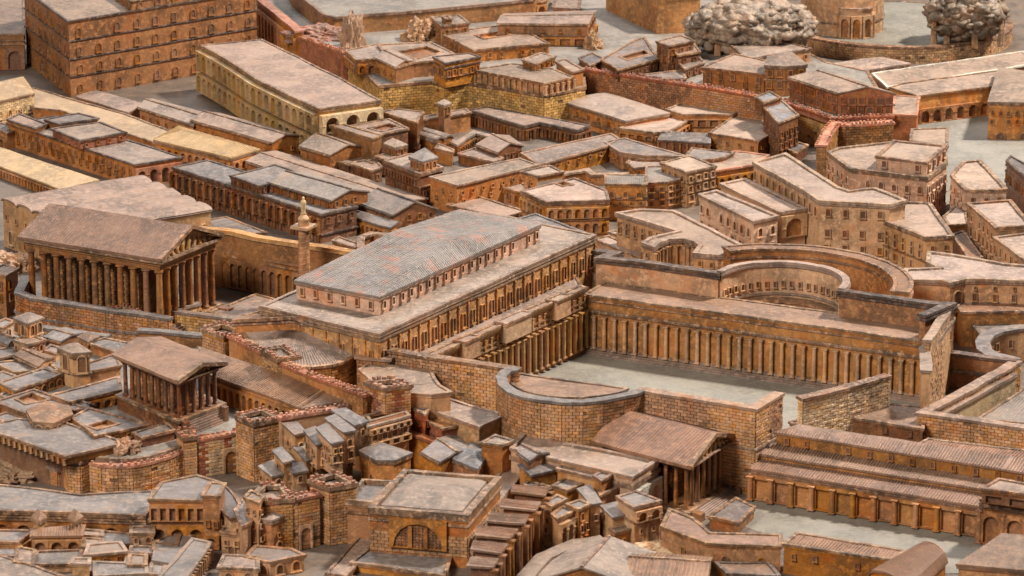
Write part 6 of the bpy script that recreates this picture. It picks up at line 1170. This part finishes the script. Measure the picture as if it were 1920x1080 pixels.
block('tall_house', 'brown turreted house before the lower city wall', 'house', [(-3.838, -14.26), (-3.633, -14.315), (-3.446, -14.08), (-3.659, -13.667)], 0.0, 0.571, wall='orange', roof='dust', kind='hip', rise=0.08, win=[('r', 0.5, 0.04, 0.06, 0.2), ('a', 0.1, 0.08, 0.15, 0.25)])
block('low_house', 'low bow fronted house below the brown turreted house', 'house', [(-3.984, -14.977), (-3.598, -15.203), (-3.111, -14.902), (-3.312, -14.636), (-3.854, -14.521)], 0.0, 0.254, wall='tan', roof='slate', win=[('a', 0.2, 0.11, 0.14, 0.25)])
block('three_arch_house', 'small gold house with three arches and a ribbed brown roof', 'house', [(-7.276, -14.134), (-6.522, -14.108), (-6.518, -13.842), (-7.269, -13.972)], 0.0, 0.239, wall='gold', roof='tile', kind='shed', rise=0.06, hi=2, ribs=0.045, win=[('B', 0.05, 0.85, 0.25, 'gold', [0])])
block('domed_chimney', 'left of two little domed chimneys on the three arched house', 'chimney', [(-7.288, -13.759), (-7.185, -13.904), (-7.116, -13.759), (-7.216, -13.64)], 0.25, 0.418, wall='rock', roof='rock', kind='hip', rise=0.12, win=[], base=0.0)
block('domed_chimney', 'right of two little domed chimneys on the three arched house', 'chimney', [(-6.73, -13.759), (-6.629, -13.904), (-6.559, -13.759), (-6.658, -13.64)], 0.25, 0.418, wall='rock', roof='rock', kind='hip', rise=0.12, win=[], base=0.0)
block('low_house', 'flat dusty house with gold posts at the bottom left edge', 'house', [(-7.883, -14.217), (-7.494, -14.249), (-7.31, -13.73), (-7.9, -13.743)], 0.0, 0.215, wall='gold', roof='slate', win=[('P', 0.05, 0.8, 0.2, 'gold')])
block('low_house', 'grey strip roof below the three arched house', 'house', [(-7.129, -15.005), (-6.45, -14.942), (-6.509, -14.404), (-7.16, -14.436)], 0.0, 0.142, wall='tan', roof='slate', win=[])
block('low_house', 'flat cream edged roof in the middle of the bottom left houses', 'house', [(-6.398, -14.786), (-5.798, -14.628), (-5.93, -14.244), (-6.388, -14.36)], 0.0, 0.213, wall='orange', roof='dust', trim='rooftrim', win=[('r', 0.4, 0.05, 0.06, 0.2)])
block('low_house', 'dark grey roof behind the cream edged roof at the bottom left', 'house', [(-6.238, -14.056), (-5.786, -14.134), (-5.831, -13.666), (-6.271, -13.568)], 0.0, 0.144, wall='brown', roof='slate', win=[])
block('attic_house', 'little tan attic house with three dark windows at the bottom left', 'house', [(-5.774, -14.108), (-5.435, -14.082), (-5.471, -13.795), (-5.789, -13.821)], 0.0, 0.311, wall='tan', roof='tile', win=[('a', 0.55, 0.06, 0.1, 0.13)])
block('turret_house', 'small tan turret with one dark window above the grey gables', 'house', [(-5.42, -13.434), (-5.2, -13.447), (-5.159, -13.155), (-5.404, -13.041)], 0.0, 0.217, wall='tan', roof='dust', win=[('a', 0.3, 0.07, 0.11, 0.3)])
block('low_house', 'grey gabled roofs left of the long pale roof strip', 'house', [(-5.395, -14.469), (-5.037, -14.742), (-4.85, -13.871), (-5.112, -13.596), (-5.427, -14.117)], 0.0, 0.166, wall='orange', roof='slate', win=[])
block('strip_roofed_hall', 'long pale roof strip with a columned side pointing to the gallery house', 'hall', [(-5.2, -16.103), (-4.81, -16.103), (-4.551, -14.496), (-4.821, -14.355)], 0.0, 0.302, wall='tan', roof='slate', trim='dust', win=[('C', 0.05, 0.85, 0.14, 0.025, 0.03, 'tan', [1])])
block('low_house', 'white topped chimney house at the bottom left edge', 'house', [(-6.532, -15.313), (-6.28, -15.345), (-6.293, -15.126), (-6.528, -15.095)], 0.0, 0.282, wall='tan', roof='dust', trim='rooftrim', win=[])
block('low_house', 'slate roof with pale rim in front of the bottom left houses', 'house', [(-6.184, -15.467), (-5.424, -15.375), (-5.513, -14.529), (-5.773, -14.497), (-5.774, -14.939), (-6.243, -14.908)], 0.0, 0.141, wall='tan', roof='slate', trim='dust', win=[])
block('foreground_roof', 'blurred grey roof slope in the bottom left corner', 'house', [(-7.72, -16.46), (-6.748, -16.46), (-6.424, -15.676), (-7.775, -14.555)], 0.0, 0.139, wall='orange', roof='dust', win=[], kind='flat')
block('low_house', 'tan box house with a flat dusty roof at the bottom left of centre', 'house', [(-4.344, -15.424), (-3.764, -15.498), (-3.797, -14.987), (-4.308, -14.905)], 0.0, 0.258, wall='tan', roof='dust', win=[('a', 0.2, 0.1, 0.14, 0.3)])
block('tall_house', 'tan house with rows of tiny windows beside the brown turreted house', 'house', [(-4.03, -14.163), (-3.817, -14.407), (-3.753, -14.131), (-3.958, -13.896)], 0.0, 0.911, wall='tan', roof='dust', win=[('r', 0.8, 0.04, 0.06, 0.14), ('r', 0.55, 0.04, 0.06, 0.14), ('r', 0.3, 0.04, 0.06, 0.14), ('a', 0.04, 0.09, 0.12, 0.2)])
block('balcony_house', 'tan balcony house at the foot of the steep slate gable', 'house', [(-4.398, -14.191), (-4.069, -14.274), (-4.018, -13.962), (-4.35, -13.858)], 0.0, 0.362, wall='tan', roof='dust', win=[('r', 0.5, 0.05, 0.07, 0.14), ('a', 0.05, 0.1, 0.13, 0.2)])
block('balcony_house', 'tan house with a jutting balcony below the brown turreted house', 'house', [(-4.058, -14.171), (-3.73, -14.254), (-3.689, -13.931), (-4.027, -13.826)], 0.0, 0.382, wall='tan', roof='tile', win=[('r', 0.5, 0.05, 0.07, 0.14), ('r', 0.08, 0.09, 0.12, 0.2)])
block('lean_to_house', 'dark slate lean to hanging right of the steep slate gable', 'house', [(-4.198, -13.898), (-4.049, -14.609), (-3.929, -14.422), (-4.094, -13.31)], 0.0, 0.607, wall='tan', roof='slate', win=[])
block('small_house', 'narrow tan strip roof behind the cream edged roof', 'house', [(-6.551, -13.799), (-6.242, -13.838), (-6.265, -13.616), (-6.565, -13.57)], 0.0, 0.168, wall='tan', roof='dust', win=[('r', 0.3, 0.05, 0.06, 0.2)])
block('small_house', 'grey roof tucked between the attic house and the grey gables', 'house', [(-5.75, -14.503), (-5.401, -14.534), (-5.427, -14.247), (-5.755, -14.215)], 0.0, 0.143, wall='tan', roof='slate', win=[])
block('small_house', 'brown block below the attic house with a dim doorway', 'house', [(-5.717, -15.066), (-5.46, -15.098), (-5.487, -14.689), (-5.737, -14.626)], 0.0, 0.165, wall='orange', roof='dust', win=[('a', 0.1, 0.09, 0.13, 0.3)])
block('small_house', 'tiny orange lean to below the grey gables', 'house', [(-5.356, -14.91), (-5.035, -15.036), (-5.018, -14.823), (-5.352, -14.697)], 0.0, 0.142, wall='orange', roof='slate', win=[], kind='shed', rise=0.05, hi=2)
block('small_house', 'dark shed left of the long pale roof strip', 'house', [(-5.38, -15.375), (-5.198, -15.437), (-5.171, -15.002), (-5.376, -14.939)], 0.0, 0.141, wall='brown', roof='slate', win=[])
block('small_house', 'low grey roof with a broken pale edge beside the chimney house', 'house', [(-6.28, -15.19), (-6.163, -15.252), (-6.206, -14.847), (-6.316, -14.815)], 0.0, 0.118, wall='tan', roof='slate', win=[], trim='rooftrim')
block('small_house', 'flat grey roof strip above the grey strip roof at the left edge', 'house', [(-7.44, -14.911), (-7.151, -15.005), (-7.206, -14.372), (-7.479, -14.244)], 0.0, 0.142, wall='tan', roof='dust', win=[])
block('small_house', 'small gold posted stall at the left edge below the long hall', 'house', [(-7.795, -14.565), (-7.471, -14.66), (-7.467, -14.246), (-7.76, -14.15)], 0.0, 0.142, wall='gold', roof='slate', win=[('P', 0.05, 0.8, 0.16, 'gold')])
block('small_house', 'roof block between the three arched house and the attic house', 'house', [(-6.492, -14.248), (-6.21, -14.376), (-6.234, -13.926), (-6.512, -13.861)], 0.0, 0.143, wall='tan', roof='dust', win=[('r', 0.3, 0.05, 0.06, 0.2)])
block('small_house', 'orange walled house under the turret with one dark window', 'house', [(-5.382, -14.12), (-5.079, -14.249), (-5.061, -13.796), (-5.375, -13.698)], 0.0, 0.167, wall='orange', roof='slate', win=[])
block('small_house', 'small slate gable in front of the pink house at the left edge', 'house', [(-8.945, -5.55), (-8.67, -5.898), (-8.553, -5.55), (-8.791, -5.317)], 0.55, 0.718, wall='tan', roof='slate', win='auto', kind='gable', rise=0.06)
block('small_house', 'low dark lean to right of the two tiered belvedere', 'house', [(-8.034, -6.049), (-7.802, -6.277), (-7.722, -5.972), (-7.951, -5.78)], 0.55, 0.694, wall='tan', roof='slate', win=[])
block('small_house', 'rough brown hut left of the grey roofed court house', 'house', [(-7.492, -5.55), (-7.301, -5.821), (-7.169, -5.55), (-7.375, -5.356)], 0.55, 0.743, wall='orange', roof='tile', win='auto', kind='hip', rise=0.05)
block('small_house', 'grey slab roof above the squat round pavilion', 'house', [(-8.477, -8.465), (-8.19, -8.818), (-8.027, -8.536), (-8.31, -8.216)], 0.55, 0.666, wall='tan', roof='slate', win=[])
block('small_house', 'narrow grey roof ridge between the round pavilion and the temple court', 'house', [(-7.222, -9.026), (-6.977, -9.269), (-6.869, -9.061), (-7.11, -8.851)], 0.55, 0.665, wall='tan', roof='slate', win=[], kind='gable', rise=0.04)
block('small_house', 'dim brown yard block left of the rough niched house', 'house', [(-8.731, -7.534), (-8.51, -7.861), (-8.328, -7.534), (-8.585, -7.277)], 0.55, 0.691, wall='orange', roof='slate', win=[])
block('small_house', 'small grey roof stepping down toward the columned gallery', 'house', [(-8.463, -9.576), (-8.108, -9.985), (-7.904, -9.713), (-8.229, -9.369)], 0.55, 0.664, wall='tan', roof='slate', win=[])
wallrun('brick_wall', 'lower tier of orange brick wall below the large temple', 'wall', [(-8.725, -4.156), (-7.96, -4.529), (-7.048, -4.899)], 0.0, 0.593, t=0.1, wall='mortar', cop='slate', brick='brick', singles=100)
block('small_house', 'little slate shelf roof above the two tall arched recesses', 'house', [(0.502, -13.733), (0.606, -13.901), (0.82, -13.577), (0.695, -13.421)], 0.0, 0.67, wall='tan', roof='slate', win=[('r', 0.8, 0.05, 0.07, 0.15)])
block('small_house', 'narrow tan house squeezed against the tiled porches', 'house', [(0.491, -13.827), (0.606, -13.919), (0.66, -13.765), (0.524, -13.641)], 0.0, 0.559, wall='tan', roof='slate', win=[('r', 0.75, 0.05, 0.08, 0.15), ('r', 0.45, 0.05, 0.08, 0.15)])
block('small_house', 'small dark gap house between the sloping grey roof and the slate lean to', 'house', [(1.335, -13.277), (1.393, -13.525), (1.523, -13.401), (1.422, -13.183)], 0.0, 0.382, wall='orange', roof='slate', win=[('r', 0.5, 0.05, 0.08, 0.2)])
block('small_house', 'low broken tan roof behind the uppermost porch roof', 'house', [(0.361, -12.655), (0.51, -12.847), (0.64, -12.655), (0.47, -12.495)], 0.0, 0.522, wall='tan', roof='dust', win=[])
block('ledge', 'narrow brown roof ledge along the white ended hall', 'house', [(0.707, -12.395), (1.3, -12.816), (1.368, -12.654), (0.773, -12.251)], 0.0, 0.749, wall='tan', roof='dust', win=[])
block('apse_chamber', 'sunken brown floor inside the curved brick apse', 'chamber', [(-0.017, -9.366), (0.017, -9.704), (0.215, -10.038), (0.497, -10.259), (0.812, -10.369), (1.129, -10.369), (1.439, -10.259), (1.761, -10.066), (1.851, -9.927), (0.131, -9.138)], 0.2, 1.252, wall='brown', roof='tile', win=[], base=0.0)
block('altar_platform', 'low stone platform at the foot of the small brown temple steps', 'platform', [(3.05, -13.065), (3.468, -13.329), (3.761, -12.645), (3.508, -12.236)], 0.0, 0.203, wall='brown', roof='slate', win=[])
